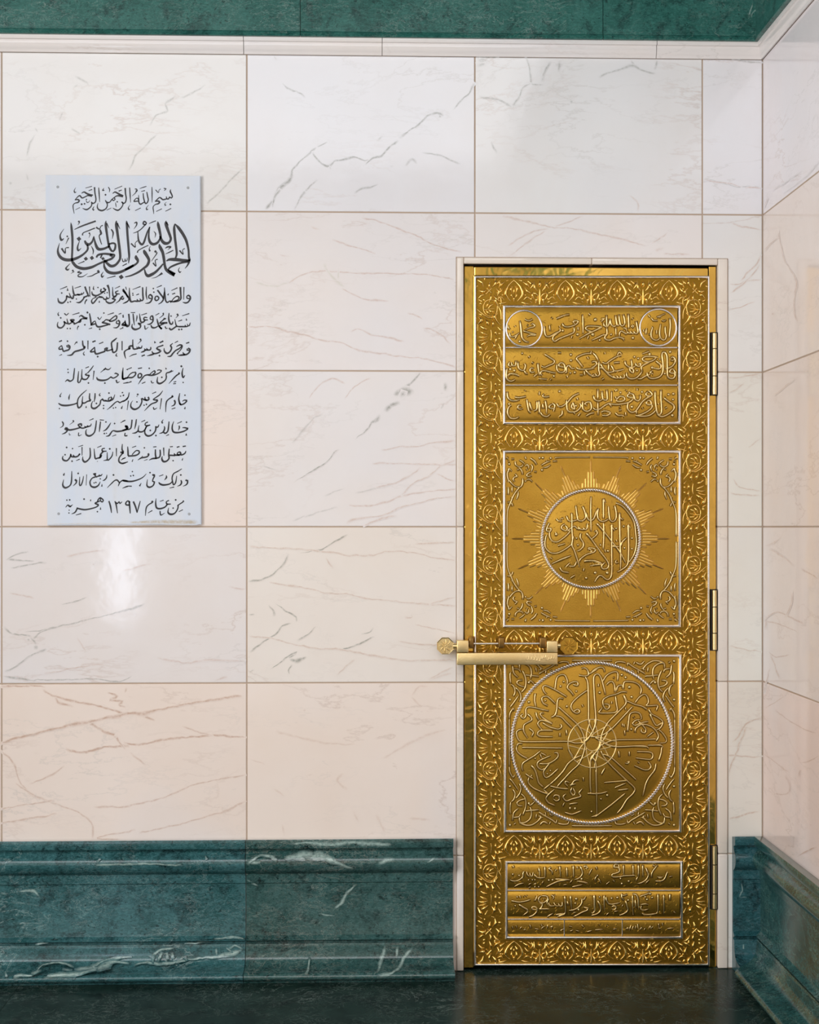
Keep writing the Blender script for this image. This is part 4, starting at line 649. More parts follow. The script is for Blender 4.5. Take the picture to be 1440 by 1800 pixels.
VEINS = """
# grey .75
@ 420 90 3.43 16
160,955,22 205,900 225,850 265,810,36 310,770,34 325,720,26 380,660 440,600 470,580;205,950,14 215,880,20 250,830;470,580,10 535,550,6;440,600,14 465,640 510,680 545,695,24 570,665 620,655 680,640 740,655 790,660
545,695,20 555,710,14;760,690,8 810,645 855,630 905,575 965,535,22;965,530,16 1030,480,8 1080,450 1140,390 1210,370,18 1240,390,12;1290,360,8 1340,290 1385,265,12 1425,190,14
# grey .55
@ 420 90 3.43 14
330,960,16 350,930 380,865,18 430,815 480,770;260,190,8 310,235 360,250 405,285;830,545 880,510;1000,700,20 1050,655,26 1075,680;690,860 740,825 800,820 840,800;910,700 930,685;1100,610 1200,620 1250,640 1340,680;210,30 230,60;1210,395,24
# grey .8
@ 420 640 3.43 16
1090,50,8 1040,110,18 1000,140,20;930,190,20 980,165,50 1060,165,30;980,190,46 1010,190,30;975,230,30 920,250,26 890,285,40;850,300,26 830,335,34 800,350,18 770,400,12 700,455,5;1000,160,30 975,210,26
610,510,8 570,535,14 540,580,8 480,625 400,670,6 330,720,3;1240,110,16 1245,165,20;1240,230,16 1220,275,10
# grey .35
@ 420 640 3.43 12
320,480 390,390 460,320 510,310;390,920 450,905 600,860;320,950 400,915;520,800 570,770 640,745;130,610 230,640;700,780 830,745 900,730
# brown .5
@ 420 640 3.43 12
650,970 680,940,14 800,925 880,910 960,870 1060,840 1180,815 1310,795;750,980 850,940 950,910;820,745 920,720 1000,690 1070,650 1090,620;980,795 1050,720 1150,665 1230,610 1310,575;1190,655 1250,690 1310,705;860,520 950,500 1060,495 1200,470 1310,460
800,600 900,600 1100,600 1330,605;660,850 800,850 900,830 1000,790 1200,760 1330,750;640,120 560,90 480,130 420,210;640,210 700,130 800,80
# brown .5
@ 420 360 3.43 12
50,735 200,740,14 300,765 400,785 500,815 620,830 720,875,16 880,900 1000,915 1120,930 1310,980;670,770 720,745 800,785 900,800 1000,830;740,80,16 830,95 950,140 1060,185,14 1160,230 1260,265 1350,290;560,210 650,240,14 750,270 830,295
430,135 490,150,14;240,300 300,310;1010,655,10 1070,665 1110,690;620,500 700,545 780,575 900,580;1110,740 1180,760 1280,840;300,480 380,430 480,400 700,410 900,415 1130,420 1300,450
# green .35
@ 420 360 3.43 14
510,350 560,430,20 600,470,26 640,500;600,460 600,380;100,470 200,490 320,465
# grey .8
@ 420 910 3.43 12
660,100,6 600,130,14 540,165 500,195,12 440,200,10 370,215,4;300,215,16 270,280 220,325,14 150,370 55,385,12;175,525,8 205,555 212,595,20;215,515,4 270,555 350,600 350,630;320,630,14 265,655,12 220,705 150,750 60,810,16;300,840,16 350,810 280,850 190,920,4
300,850,10 350,860,34 410,840,12;320,880,14 300,920 305,945;60,935,14 90,915;810,660,10 790,690 740,705;820,715 760,740 690,775 600,800;460,655,6 420,700 350,740;55,585 90,580
# brown .5
@ 420 910 3.43 12
60,175 200,185 350,190 520,205 650,230 800,230 900,205 1050,210 1180,240 1310,260;180,390 300,410 450,430 520,455 650,460 750,485 900,500 1100,520 1310,535;1145,530 1200,505 1310,485;1000,600,20 1040,605 1040,580;1060,640 1150,665 1310,695
60,715 200,730 350,765 480,790 620,795 750,820 900,845 1050,860 1310,860;520,245 575,310;1140,980 1200,950 1290,900;960,740 1100,765 1220,770;1060,160 1180,155 1310,155;590,950 700,850
# grey .5
@ 0 90 3.27 12
740,690 780,600 830,550 900,470;860,430 900,370 960,340,18 950,300 980,280,20 1010,250;1040,265 1080,255 1140,220 1180,190;1190,880 1250,820 1320,750,16 1400,670;430,150 500,180,16 510,200;420,210 450,190;410,445 465,475,16;150,610 175,530,18 200,470;120,460 150,460;200,440 220,470;340,400 370,340;190,350 200,355;60,760,20;150,700 165,745
110,850 140,870
# grey .6
@ 0 900 3.27 12
20,660,20 70,700,12 140,710 180,720;140,690,8 250,680 330,655;190,740 240,690,14 330,660 450,630 560,605 650,580,12 760,555 830,525;205,780,34;165,735,20;210,760 170,720;20,920,12 90,890 150,840 180,820 250,800 270,785;20,950 110,955,20 200,965 330,965 430,965 550,960 680,975 760,940
350,530 430,510,16 500,490;200,280 30,275;30,275 100,245 160,225;60,320 180,300 270,285
# brown .4
@ 0 900 3.27 12
700,340 800,310,14 870,295;380,255 500,230 600,215;900,840 980,855 1080,870 1200,850 1410,860;250,930 500,885 600,880;1230,970 1310,945;1310,430 1410,440;440,720 500,800;540,300,20;50,465 200,490
# brown .8
@ 0 1180 1.756 9
0,225 60,205 150,180 270,155,12 400,130 440,130,12 520,110 620,95 750,75;130,55,8 160,75 240,95 320,110 400,135;270,155,10 320,185 350,195 370,225 390,240;350,205 360,200;380,220 440,225 520,210 650,200 760,205;200,240 250,250 330,235 400,230
330,65 360,75 340,90 380,95 370,105 390,110;390,50 385,70;175,70 180,95 230,110;440,140 480,155;0,45 100,45 140,50
# brown .55
@ 0 1180 1.756 7
0,245 40,280 60,340 100,380 160,405 230,430 280,470 285,520;45,345 90,375 150,400;290,420 400,415 520,385 600,350 700,330 760,320;430,500 520,480 600,460 700,430 760,400;0,425 80,410 170,400;0,470 90,455 180,440;400,250 450,290;560,170 620,190 660,200
90,350 160,320 200,290;370,520 300,515 420,490
# brown .3
@ 0 1180 1.756 8
850,185,14 900,200 1000,220 1100,225;1180,270 1250,230 1320,195 1380,180;1060,315 1040,340 1075,370;1160,440 1190,500;870,470 880,510;1270,80 1290,50 1330,45;1270,80 1300,110;770,270 820,290;940,120,16;1020,105 1045,120,8;1090,430 1110,470;1260,455 1330,460
840,360 880,385;1320,25 1400,5
# grey .55
@ 820 90 2.769 12
50,40,50 110,40,30;50,70,30 100,60,16;60,30,16 160,30,14;290,30,8 300,70 310,120 320,155,14 380,165,10;320,155 270,180 250,230 220,270,14;220,275 150,235 60,225;370,155 375,110 400,70 410,50;450,40 450,100;640,130 700,100 740,95 810,70,14 860,95 920,105,12
800,40 830,80;930,40 920,95;510,245,16;1160,620 1250,640 1330,660 1430,660;1290,30,10 1340,45 1440,55;120,440 150,500
# brown .45
@ 820 90 2.769 10
170,800 280,825,12 400,855 500,865 600,880 750,915 870,945;430,855,12 500,830 570,800;400,860 300,890 200,950;210,995 300,930 390,870;790,700 830,740 840,780;920,975,14 960,955;960,985 1090,990;900,940 980,880
# brown .6
@ 1240 240 4.5 14
190,1165 260,1165 330,1145 450,1130;280,1150 340,1070 400,1010 450,930;200,1245 270,1190 370,1100 430,1010;190,1370 300,1340 400,1300;310,410 370,400,16 450,415;0,340 200,370 300,405;200,680 300,710 440,740;580,740,14 590,820 610,920 640,1000 700,1090 725,1180 710,1250 700,1350 730,1470
580,790,12 500,860 460,900;470,560 490,480;540,1400,30
# grey .3
@ 1240 240 4.5 12
620,450 760,350 900,210;540,420 640,360 760,270
# brown .5
@ 1240 600 4.5 14
180,415 240,380 310,330;150,290 300,280 440,260;220,1085 280,1155 440,1185;190,1190 240,1210 440,1220;340,840 440,760;540,430 640,350,14 700,300;470,1620,14 540,1600,18 570,1570;500,1640 600,1700 700,1770
# brown .6
@ 1240 1000 3.6 12
150,485 250,510 360,525,12;170,1100 220,1060 260,980 360,945;100,1430 140,1300 200,1150 260,990;370,320 450,280 550,310 630,355;500,310 540,230 545,150;380,330 470,350 590,405;380,880 440,850 500,810;370,790 410,620;410,540 440,610 470,700;400,525 450,560 540,540
440,890 560,980 700,1040;590,1225,12 640,1220 720,1180;500,1300 540,1380 520,1420 430,1420;370,1170 450,1230 530,1290;600,1320 600,1270;90,1180 250,1188 360,1185;140,1580 340,1530;400,1050,14;600,0 720,60;380,390 380,310
# brown .8
@ 1240 1440 5 14
800,330 880,285,18 980,240
# white .85
@ 0 1440 3.27 14
60,950,12 110,900,24 180,900 230,850 280,830 360,825 430,850;180,890 240,870,14;230,940,20 290,900,30 360,890,40 430,890,26 520,870,20 600,840,34 660,820,26 740,830;250,950,10 310,985 420,975 520,995,8;300,900,24 360,940 420,930 480,900;360,860 420,870
430,860,20 540,850,30 620,810,24 760,790;640,850 560,870
770,840,8 820,830 940,830,18 1040,815 1150,800 1250,790,20 1330,770,24 1390,750;870,780,24 880,830;930,760 910,820;960,760 965,810;990,760 995,800;870,790,12 920,750 1000,740;1240,740 1245,780;1300,740,14 1340,770;1060,790,16 1080,810
# white .9
@ 0 1440 3.27 12
540,265,16 700,262 850,258 1050,262;580,225 560,250;0,420,20 40,430;100,420,14 180,410,18 230,450;1060,720,8 1200,700,16 1350,680,20 1420,700;200,720 330,690;1180,210 1190,230;30,870 40,920;520,1075 650,1085 700,1090 780,1130 840,1150
# white .9
@ 400 1440 2.88 14
100,230,22 160,190,14 230,190,24 250,220;290,200,30 380,180,40 480,190,40 560,220,30 640,245,16;320,130,12 420,120,20 520,130,26 620,120,20 720,120,24 830,130,20;760,230,16 800,210,22 850,200,18;1010,220 1050,190;540,460,14 580,420,22 600,380,18 650,335,10;100,215,14 170,220
800,640,20 780,700,26 760,780,20;940,650,14 900,700,16 860,760,18 770,800,26;460,480 540,485;100,310 160,340;860,640 850,700;0,660 40,640,12 80,660;420,700 400,790
# white .7
@ 1240 1440 5 14
290,260,14 330,300,16 360,370;310,560 320,620 300,700;330,1200,20 320,1330;340,1060,8 330,1180,18;420,1260 410,1400;300,690 370,690
# white .7
@ 0 0 3 12
0,130 40,140;50,90,30 90,60 150,40;80,100 110,130 200,130;20,30 70,20 130,15;730,80 790,70;800,100 900,108 1100,100 1400,104;390,140 350,150;600,40 700,90;1160,90 1200,100
# white .7
@ 1140 0 4.8 14
460,170,8 450,150 490,125 570,110;450,215 590,215;880,20,14 850,110 830,190;850,230,20;760,70 770,100;930,70,20 880,110 870,150
"""

# ---------------------------------------------------------------- room shell
def struct(name, label, cat):
    return tag(empty(name), label, cat, 'structure')

WT = 0.022                                       # marble slab thickness
rnd = random.Random(7)
SLABS = []                                       # (wall, u0, u1, z0, z1, tone, seed) of every stone, so a vein shares the stone it runs through

def slab(name, poly, tone, parent, axis='back', seed=None, tilt=None, mat=None, bevel=0.0011, thick=WT, out=0.0):
    """Marble slab from an axis aligned outline (u, z); axis back: faces -y at y = -out; axis right: faces -x at x = X_RIGHT - out."""
    cu = sum(p[0] for p in poly) / len(poly); cz = sum(p[1] for p in poly) / len(poly)
    bm = bmesh.new()
    vs = [bm.verts.new((u - cu, 0, z - cz)) for u, z in poly]
    f = bm.faces.new(vs)
    r = bmesh.ops.extrude_face_region(bm, geom=[f])
    nv = [g for g in r['geom'] if isinstance(g, bmesh.types.BMVert)]
    for v in nv: v.co.y += thick
    front = [e for e in bm.edges if all(abs(v.co.y) < 1e-7 for v in e.verts)]
    bmesh.ops.bevel(bm, geom=front, offset=bevel, segments=1, affect='EDGES')
    o = bm_obj(name, bm, mat or M_WHITE, parent)
    if axis == 'back': o.location = (cu, -out, cz)
    else:
        o.rotation_euler = (0, 0, -math.pi / 2)     # local x runs towards the camera, local -y faces -x
        o.location = (X_RIGHT - out, -cu, cz)
    setattr_col(o, 'tone', tone)
    sd = seed or (rnd.uniform(-40, 40), rnd.uniform(-40, 40), rnd.uniform(-40, 40))
    setattr_col(o, 'seed', tuple(sd))
    SLABS.append((axis, min(p[0] for p in poly), max(p[0] for p in poly), min(p[1] for p in poly), max(p[1] for p in poly), tone, tuple(sd)))
    return o

G = 0.0021                                       # half joint
rows = [97, 373, 652, 926, 1200, 1505, None]
zr = [ZW(r, 640) if r else 0.0 for r in rows]
xc = {p: XW(p) for p in (-430, 3, 434, 835, 1235, 1341)}
SUR = (XW(803), XW(1279), ZW(454, 1040))         # outer edge of the door surround: left, right, top

wall = struct('wall_back', 'back wall clad in large veined white marble slabs', 'wall')
T_COOL, T_MID, T_PEACH, T_SAGE = srgb(242, 242, 246), srgb(242, 237, 235), srgb(244, 230, 220), srgb(236, 234, 226)
def rect(x0, x1, z0, z1): return [(x0 + G, z0 + G), (x1 - G, z0 + G), (x1 - G, z1 - G), (x0 + G, z1 - G)]
tones = {(1, 0): srgb(240, 239, 238), (2, 0): T_COOL, (3, 0): srgb(241, 241, 242), (4, 0): T_COOL,
         (1, 1): srgb(244, 237, 233), (2, 1): srgb(242, 237, 236), (3, 1): srgb(242, 238, 237), (4, 1): srgb(238, 238, 237),
         (1, 2): srgb(244, 231, 223), (2, 2): srgb(241, 236, 234), (4, 2): T_SAGE,
         (1, 3): srgb(237, 231, 229), (2, 3): srgb(242, 235, 228), (4, 3): T_SAGE,
         (1, 4): T_PEACH, (2, 4): srgb(246, 233, 223), (4, 4): srgb(232, 228, 219), (4, 5): T_SAGE}
cols = [-430, 3, 434, 835, 1235, 1341]
x_cells = [X_LEFT] + [X_LEFT + (xc[3] - X_LEFT) * 0.5] + [xc[p] for p in cols[1:]]
for ri in range(6):
    z1, z0 = zr[ri], zr[ri + 1]
    for ci in range(len(x_cells) - 1):
        x0, x1 = x_cells[ci], x_cells[ci + 1]
        key = (max(0, ci - 1), ri)
        tone = tones.get(key, T_PEACH if ri > 3 else T_MID)
        sl, sr, st = SUR
        if x1 <= sl or x0 >= sr or z0 >= st:
            poly = rect(x0, x1, z0, z1)
        else:
            top = z1 > st
            if x0 < sl and x1 > sl and x1 <= sr:         # column left of the door
                poly = ([(x0 + G, z0 + G), (sl - G, z0 + G), (sl - G, st + G), (x1 - G, st + G), (x1 - G, z1 - G), (x0 + G, z1 - G)] if top
                        else rect(x0, sl, z0, z1))
            elif x0 < sr and x1 > sr:                    # column right of the door
                poly = ([(x0 + G, z1 - G), (x0 + G, st + G), (sr + G, st + G), (sr + G, z0 + G), (x1 - G, z0 + G), (x1 - G, z1 - G)] if top
                        else rect(sr, x1, z0, z1))
            elif top: poly = rect(x0, x1, st, z1)
            else: continue
        slab('marble_slab', poly, tone, wall)
# upper wall behind the frieze, grout bed and solid core with the door opening cut out
zt = zr[0]
DX0, DX1, DZ = XW(815), XW(1263), ZW(465, 1040)  # clear opening of the doorway
for (a, b, c, d) in ((X_LEFT, DX0, 0, Z_CEIL), (DX1, X_RIGHT + 0.2, 0, Z_CEIL), (DX0, DX1, DZ, Z_CEIL)):
    bm_obj('wall_core', box_bm(a, b, WT * 0.08, 0.20, c, d), M_GROUT, wall)

wr = struct('wall_right', 'side wall to the right clad in pinkish white marble slabs', 'wall')
zr2 = zr
ycuts = [0.0, 0.98, 1.96, 2.94, 3.92, 4.90, 5.88, 7.4]
TR = [srgb(246, 240, 242), srgb(244, 232, 225), srgb(242, 228, 220), srgb(242, 230, 224), srgb(244, 224, 216), srgb(244, 224, 216)]
for ri in range(6):
    for i in range(len(ycuts) - 1):
        o = slab('marble_slab', rect(ycuts[i] if i else 0.001, ycuts[i + 1], zr2[ri + 1], zr2[ri]), TR[ri], wr, axis='right')
bm_obj('wall_core', box_bm(X_RIGHT + WT * 0.08, X_RIGHT + 0.20, Y_REAR, 0.0, 0, Z_CEIL), M_GROUT, wr)

def simple(name, label, cat, b, mat, tone=None):
    o = bm_obj(name, box_bm(*b), mat)
    setattr_col(o, 'tone', tone or T_MID); setattr_col(o, 'seed', (3.0, 8.0, 1.0))
    return tag(o, label, cat, 'structure')
simple('wall_left', 'plain pale marble wall on the far left side of the room', 'wall', (X_LEFT - 0.2, X_LEFT, Y_REAR, 0.2, 0, Z_CEIL), M_WHITE)
M_CEIL = plain('ceiling_cloth', srgb(70, 34, 28), 0.9)
simple('ceiling', 'dark cloth-covered ceiling of the room', 'ceiling', (X_LEFT - 0.2, X_RIGHT + 0.2, Y_REAR - 0.2, 0.2, Z_CEIL, Z_CEIL + 0.15), M_CEIL)
# rear wall with the entrance doorway that lets daylight in
rear = struct('wall_rear', 'rear wall with the entrance opening', 'wall')
ex0, ex1, ez = -2.10, -1.80, 1.80
M_REAR = plain('rear_wall_stone', srgb(196, 182, 164), 0.6)
for b in ((X_LEFT, ex0, 0, Z_CEIL), (ex1, X_RIGHT, 0, Z_CEIL), (ex0, ex1, ez, Z_CEIL), (ex0, ex1, 0, 0.24)):
    bm_obj('wall_core', box_bm(b[0], b[1], Y_REAR - 0.2, Y_REAR, b[2], b[3]), M_REAR, rear)

# floor of large polished dark green slabs
fl = struct('floor', 'polished very dark green marble floor', 'floor')
fx = [X_LEFT, -2.2, -1.2, XW(528), XW(1500) if XW(1500) < X_RIGHT else X_RIGHT + 0.001]
fx = [X_LEFT, -2.1, -1.05, X_RIGHT]
fy = [0.16, -1.3, -2.8, -4.3, -5.8, Y_REAR]
for i in range(len(fx) - 1):
    for j in range(len(fy) - 1):
        bm = box_bm(fx[i] + 0.0006, fx[i + 1] - 0.0006, fy[j + 1] + 0.0006, fy[j] - 0.0006, -0.03, 0.0)
        o = bm_obj('floor_slab', bm, M_FLOOR, fl)
        setattr_col(o, 'seed', (rnd.uniform(-30, 30), rnd.uniform(-30, 30), 0.0)); setattr_col(o, 'tone', (1.0, 1.0, 1.0))
bm_obj('floor_bed', box_bm(X_LEFT - 0.2, X_RIGHT + 0.2, Y_REAR - 0.2, 0.2, -0.08, -0.03), M_DARK, fl)

# ---------------------------------------------------------------- mouldings (profiles swept along the walls)
def sweep(name, prof, a, b, wallside, parent, mat, seed=None, miter=False, cap=True, tone=None):
    """prof: [(out, z)]; back: runs x = a..b in front of y = 0; right: runs y = -a..-b in front of X_RIGHT. miter: the end in the corner is cut at 45 degrees."""
    v, f = [], []
    n = len(prof)
    for k, t in enumerate((a, b)):
        for o_, z in prof:
            if wallside == 'back':
                x = t - (o_ if (miter and k == 1) else 0.0)
                v.append((x, -o_, z))
            else:
                y = -(t + (o_ if (miter and k == 0) else 0.0))
                v.append((X_RIGHT - o_, y, z))
    for i in range(n - 1): f.append((i, i + 1, n + i + 1, n + i))
    if cap:
        v += [(v[0][0], 0.0, prof[-1][1])] if False else []
        f.append(tuple(range(n))); f.append(tuple(range(2 * n - 1, n - 1, -1)))
    f.append((0, n, 2 * n - 1, n - 1))
    cen = Vector((sum(p[0] for p in v) / len(v), sum(p[1] for p in v) / len(v), sum(p[2] for p in v) / len(v)))
    bm = bmesh.new()
    bv = [bm.verts.new(Vector(p) - cen) for p in v]
    for q in f: bm.faces.new([bv[i] for i in q])
    o = bm_obj(name, bm, mat, parent, loc=cen)
    tone = tone or (T_MID if mat is M_WHITE else (1.0, 1.0, 1.0))
    setattr_col(o, 'tone', tone)
    seed = seed or (rnd.uniform(-30, 30), rnd.uniform(-30, 30), rnd.uniform(-30, 30))
    setattr_col(o, 'seed', seed)
    SLABS.append((name + wallside, a, b, 0, 9, tone, tuple(seed)))
    return o

def stone(o, key, a, b, z0, z1, seed):
    SLABS.append((key, a, b, z0, z1, T_MID, tuple(seed)))

def smooth_sharp(o, ang=28):
    o.data.polygons.foreach_set('use_smooth', [True] * len(o.data.polygons))
    o.data.set_sharp_from_angle(angle=math.radians(ang))

def curve_prof(pts, n=6):
    """pts [(out, py)] ; consecutive points marked ('c', ...) are smoothed"""
    out = []
    for seg in pts:
        if seg[0] == 's':
            q = smooth_pts([(a, b, 0) for a, b in seg[1]], step=1e-9) if False else None
            P = seg[1]; P2 = [P[0]] + P + [P[-1]]
            for i in range(1, len(P2) - 2):
                a, b, c, d = P2[i - 1], P2[i], P2[i + 1], P2[i + 2]
                for k in range(n):
                    t = k / n
                    out.append(tuple(0.5 * ((2 * b[j]) + (-a[j] + c[j]) * t + (2 * a[j] - 5 * b[j] + 4 * c[j] - d[j]) * t * t + (-a[j] + 3 * b[j] - 3 * c[j] + d[j]) * t ** 3) for j in (0, 1)))
            out.append(P[-1])
        else: out.append(seg)
    return out

base_px = curve_prof([(0.0, 1474.5), (0.036, 1474.5), (0.0375, 1476.5), (0.0375, 1489), (0.036, 1490.5), (0.019, 1491),
    ('s', [(0.018, 1493), (0.026, 1500), (0.038, 1507), (0.044, 1515), (0.043, 1522), (0.035, 1529), (0.022, 1533)]), (0.0145, 1534), (0.0145, 1550), (0.0095, 1551),
    (0.0105, 1641), ('s', [(0.011, 1642), (0.019, 1646), (0.028, 1650)]), (0.030, 1651), (0.013, 1652.5), (0.013, 1656), (0.024, 1657),
    ('s', [(0.026, 1660), (0.032, 1680), (0.047, 1692), (0.075, 1701), (0.100, 1706.5), (0.115, 1711), (0.121, 1716), (0.119, 1720), (0.108, 1723.5)])])
BPROF = [(o_, ZW(py, 700, o_)) for o_, py in base_px]
BPROF = [(o_, z) for o_, z in BPROF if z > 0.003] + [(0.106, 0.0), (0.0, 0.0)]

bb = struct('baseboard_back', 'moulded green marble plinth along the foot of the back wall', 'baseboard')
GJ = 0.0009
bx = [X_LEFT, -2.15, XW(432, .02), XW(797, .02)]
for i in range(len(bx) - 1):
    o = sweep('plinth_block', BPROF, bx[i] + GJ, bx[i + 1] - GJ, 'back', bb, M_GREEN, seed=(11.0 * i + 2, 5.0, 3.0 * i), tone=((1, 1, 1), (0.98, 1.04, 1.08), (0.98, 0.84, 0.78))[i]); smooth_sharp(o)
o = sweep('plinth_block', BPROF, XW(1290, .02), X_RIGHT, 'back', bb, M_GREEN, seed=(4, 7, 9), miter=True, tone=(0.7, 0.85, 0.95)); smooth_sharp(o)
br = struct('baseboard_right', 'moulded green marble plinth along the foot of the right wall', 'baseboard')
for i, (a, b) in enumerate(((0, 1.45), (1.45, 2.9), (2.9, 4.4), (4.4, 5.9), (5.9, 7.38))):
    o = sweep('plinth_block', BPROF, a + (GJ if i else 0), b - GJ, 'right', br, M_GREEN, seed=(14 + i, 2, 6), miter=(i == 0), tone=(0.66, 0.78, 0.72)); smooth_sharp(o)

tr_px = curve_prof([(0.0, 98), (0.008, 98), (0.009, 95.5), ('s', [(0.010, 93), (0.014, 88), (0.016, 82), (0.016, 76)]), (0.019, 74.5), (0.022, 74), (0.023, 70), (0.023, 64), (0.0, 64)])
TPROF = [(o_, ZW(py, 700, o_)) for o_, py in tr_px]
tr = struct('trim_1', 'narrow white marble moulding under the green frieze', 'trim')
tx = [X_LEFT, XW(-300), XW(428, .02), XW(672, .02), XW(1155, .02)]
for i in range(4):
    o = sweep('moulding_block', TPROF, tx[i] + GJ, tx[i + 1] - GJ, 'back', tr, M_WHITE); smooth_sharp(o)
o = sweep('moulding_block', TPROF, tx[4] + GJ, X_RIGHT, 'back', tr, M_WHITE, miter=True); smooth_sharp(o)
for i, (a, b) in enumerate(((0, 1.6), (1.6, 3.2), (3.2, 5.2), (5.2, 7.38))):
    o = sweep('moulding_block', TPROF, a + (GJ if i else 0), b - GJ, 'right', tr, M_WHITE, miter=(i == 0)); smooth_sharp(o)
fz = ZW(65.5, 700, 0.03)
FPROF = [(0.0, fz), (0.033, fz), (0.036, fz + 0.004), (0.034, fz + 0.012), (0.031, fz + 0.016), (0.030, fz + 0.5), (0.030, Z_CEIL - 0.002), (0.0, Z_CEIL - 0.002)]
frz = struct('trim_2', 'deep green marble frieze at the top of the walls', 'trim')
fxs = [X_LEFT, XW(-300), XW(528, .03), XW(1060, .03)]
for i in range(3):
    sweep('frieze_slab', FPROF, fxs[i] + GJ, fxs[i + 1] - GJ, 'back', frz, M_FRIEZE)
sweep('frieze_slab', FPROF, fxs[3] + GJ, X_RIGHT, 'back', frz, M_FRIEZE, miter=True)
for i, (a, b) in enumerate(((0, 1.3), (1.3, 2.6), (2.6, 4.2), (4.2, 5.8), (5.8, 7.38))):
    sweep('frieze_slab', FPROF, a + (GJ if i else 0), b - GJ, 'right', frz, M_FRIEZE, miter=(i == 0))

# ---------------------------------------------------------------- natural veins inlaid in the stone (soft edged, on the slab faces)
def place_back(out):
    return lambda x, y, h: W(x, y, out)
def right_point(px, py, out):
    r = ray(px, py)
    t = (X_RIGHT - out) / r.x
    return Vector((X_RIGHT - out, -D + r.y * t, CAM_H + r.z * t))
vk = [0, 0.0]                                         # each vein lies a hair above the one it crosses
for head, strokes in parse(VEINS):
    col, st = head.split(); st = float(st)
    groups = {}
    for s_ in strokes:
        xs = [p[0] for p in s_]; ys = [p[1] for p in s_]
        mx, my = sum(xs) / len(xs), sum(ys) / len(ys)
        kind = 'back'
        if max(xs) > 1344: kind = 'right'; s_ = [(max(1343, a), b, c) for a, b, c in s_]
        if my < 66: kind = 'frieze_slabback'
        elif my > 1474 and kind == 'back': kind = 'plinth_blockback'
        elif my > 1474 and col == 'white': continue
        if kind == 'right': u, z = -right_point(max(mx, 1343), my, 0).y, right_point(max(mx, 1343), my, 0).z
        else: u, z = XW(mx), W(mx, my).z
        hit = [q for q in SLABS if q[0] == kind and q[1] - 0.004 <= u <= q[2] + 0.004 and q[3] - 0.004 <= z <= q[4] + 0.004]
        if not hit: continue
        sl_ = hit[0]
        def pl(x, y, h, kind=kind):
            h = h + lift + vk[1]; vk[1] = (vk[1] + 3e-7) % 0.0003
            if kind == 'back' and 456 < y and 801 < x < 1282: x = 801 if x < 1040 else 1282
            if kind == 'right': return right_point(x, y, 0.0001 + h)
            if kind == 'plinth_blockback':
                best = 0.011
                for (o0, p0), (o1, p1) in zip(base_px, base_px[1:]):
                    if p0 <= y <= p1 and p1 > p0: best = o0 + (o1 - o0) * (y - p0) / (p1 - p0)
                return W(x, y, best + 0.0010 + h)
            return W(x, y, (0.0302 if kind.startswith('frieze') else 0.0001) + h)
        wj = [(x + rnd.uniform(-.7, .7), y + rnd.uniform(-.7, .7), w * rnd.uniform(0.75, 1.2)) for x, y, w in s_]
        prof = [(-1.35, 0, 0), (-0.45, 0, 0.62 * st), (0, 0, st * 0.95), (0.45, 0, 0.62 * st), (1.35, 0, 0)]
        wj = smooth_pts(wj, 5.0); a_ = 0.0; b_ = 0.0; k_ = 1.0; fr = []
        for x, y, w in wj:
            a_ = 0.6 * a_ + rnd.gauss(0, 0.55); b_ = 0.6 * b_ + rnd.gauss(0, 0.55); k_ = 0.6 * k_ + 0.4 * rnd.uniform(0.35, 1.5)
            fr.append((x + a_, y + b_, w * k_ * 0.9))
        wj = fr
        vk[0] = (vk[0] + 1) % 40
        lift = 0.000015 * vk[0]
        groups.setdefault((kind, sl_), Ribbon()).stroke(wj, pl, prof, fade_ends=True, step=2.5)
    for (kind, sl_), rb in groups.items():
        parent, mat = {'back': (wall, M_WHITE), 'right': (wr, M_WHITE), 'frieze_slabback': (frz, M_FRIEZE), 'plinth_blockback': (bb, M_GREEN)}[kind]
        rb.build('vein', mat, parent, smooth=False, fade=(VEIN_COL[col], sl_[5], sl_[6]))

# ---------------------------------------------------------------- door surround
sur = struct('trim_3', 'slim white marble surround with a rounded outer bead around the golden door', 'trim')
def surround_piece(a0, a1, b0, b1, z0, z1):
    bm = box_bm(a0, a1, b0, b1, z0, z1, 0.004, 3)
    o = bm_obj('surround_block', bm, M_WHITE, sur); setattr_col(o, 'tone', srgb(236, 226, 214)); setattr_col(o, 'seed', (rnd.uniform(-9, 9), 2.0, 4.0))
    smooth_sharp(o, 50)
zc = zr[1:6]
zs = [0.0] + sorted(z for z in zc if z < SUR[2]) + [SUR[2]]
for i in range(len(zs) - 1):
    top = zs[i + 1] - (0.0008 if i < len(zs) - 2 else 0)
    surround_piece(SUR[0], DX0, -0.006, 0.20, zs[i] + 0.0008, top)
    surround_piece(DX1 - 0.002, SUR[1], -0.006, 0.20, zs[i] + 0.0008, top)
surround_piece(DX0 + 0.0008, XW(1040), -0.006, 0.20, DZ, SUR[2])
surround_piece(XW(1040) + 0.0008, DX1 - 0.003, -0.006, 0.20, DZ, SUR[2])

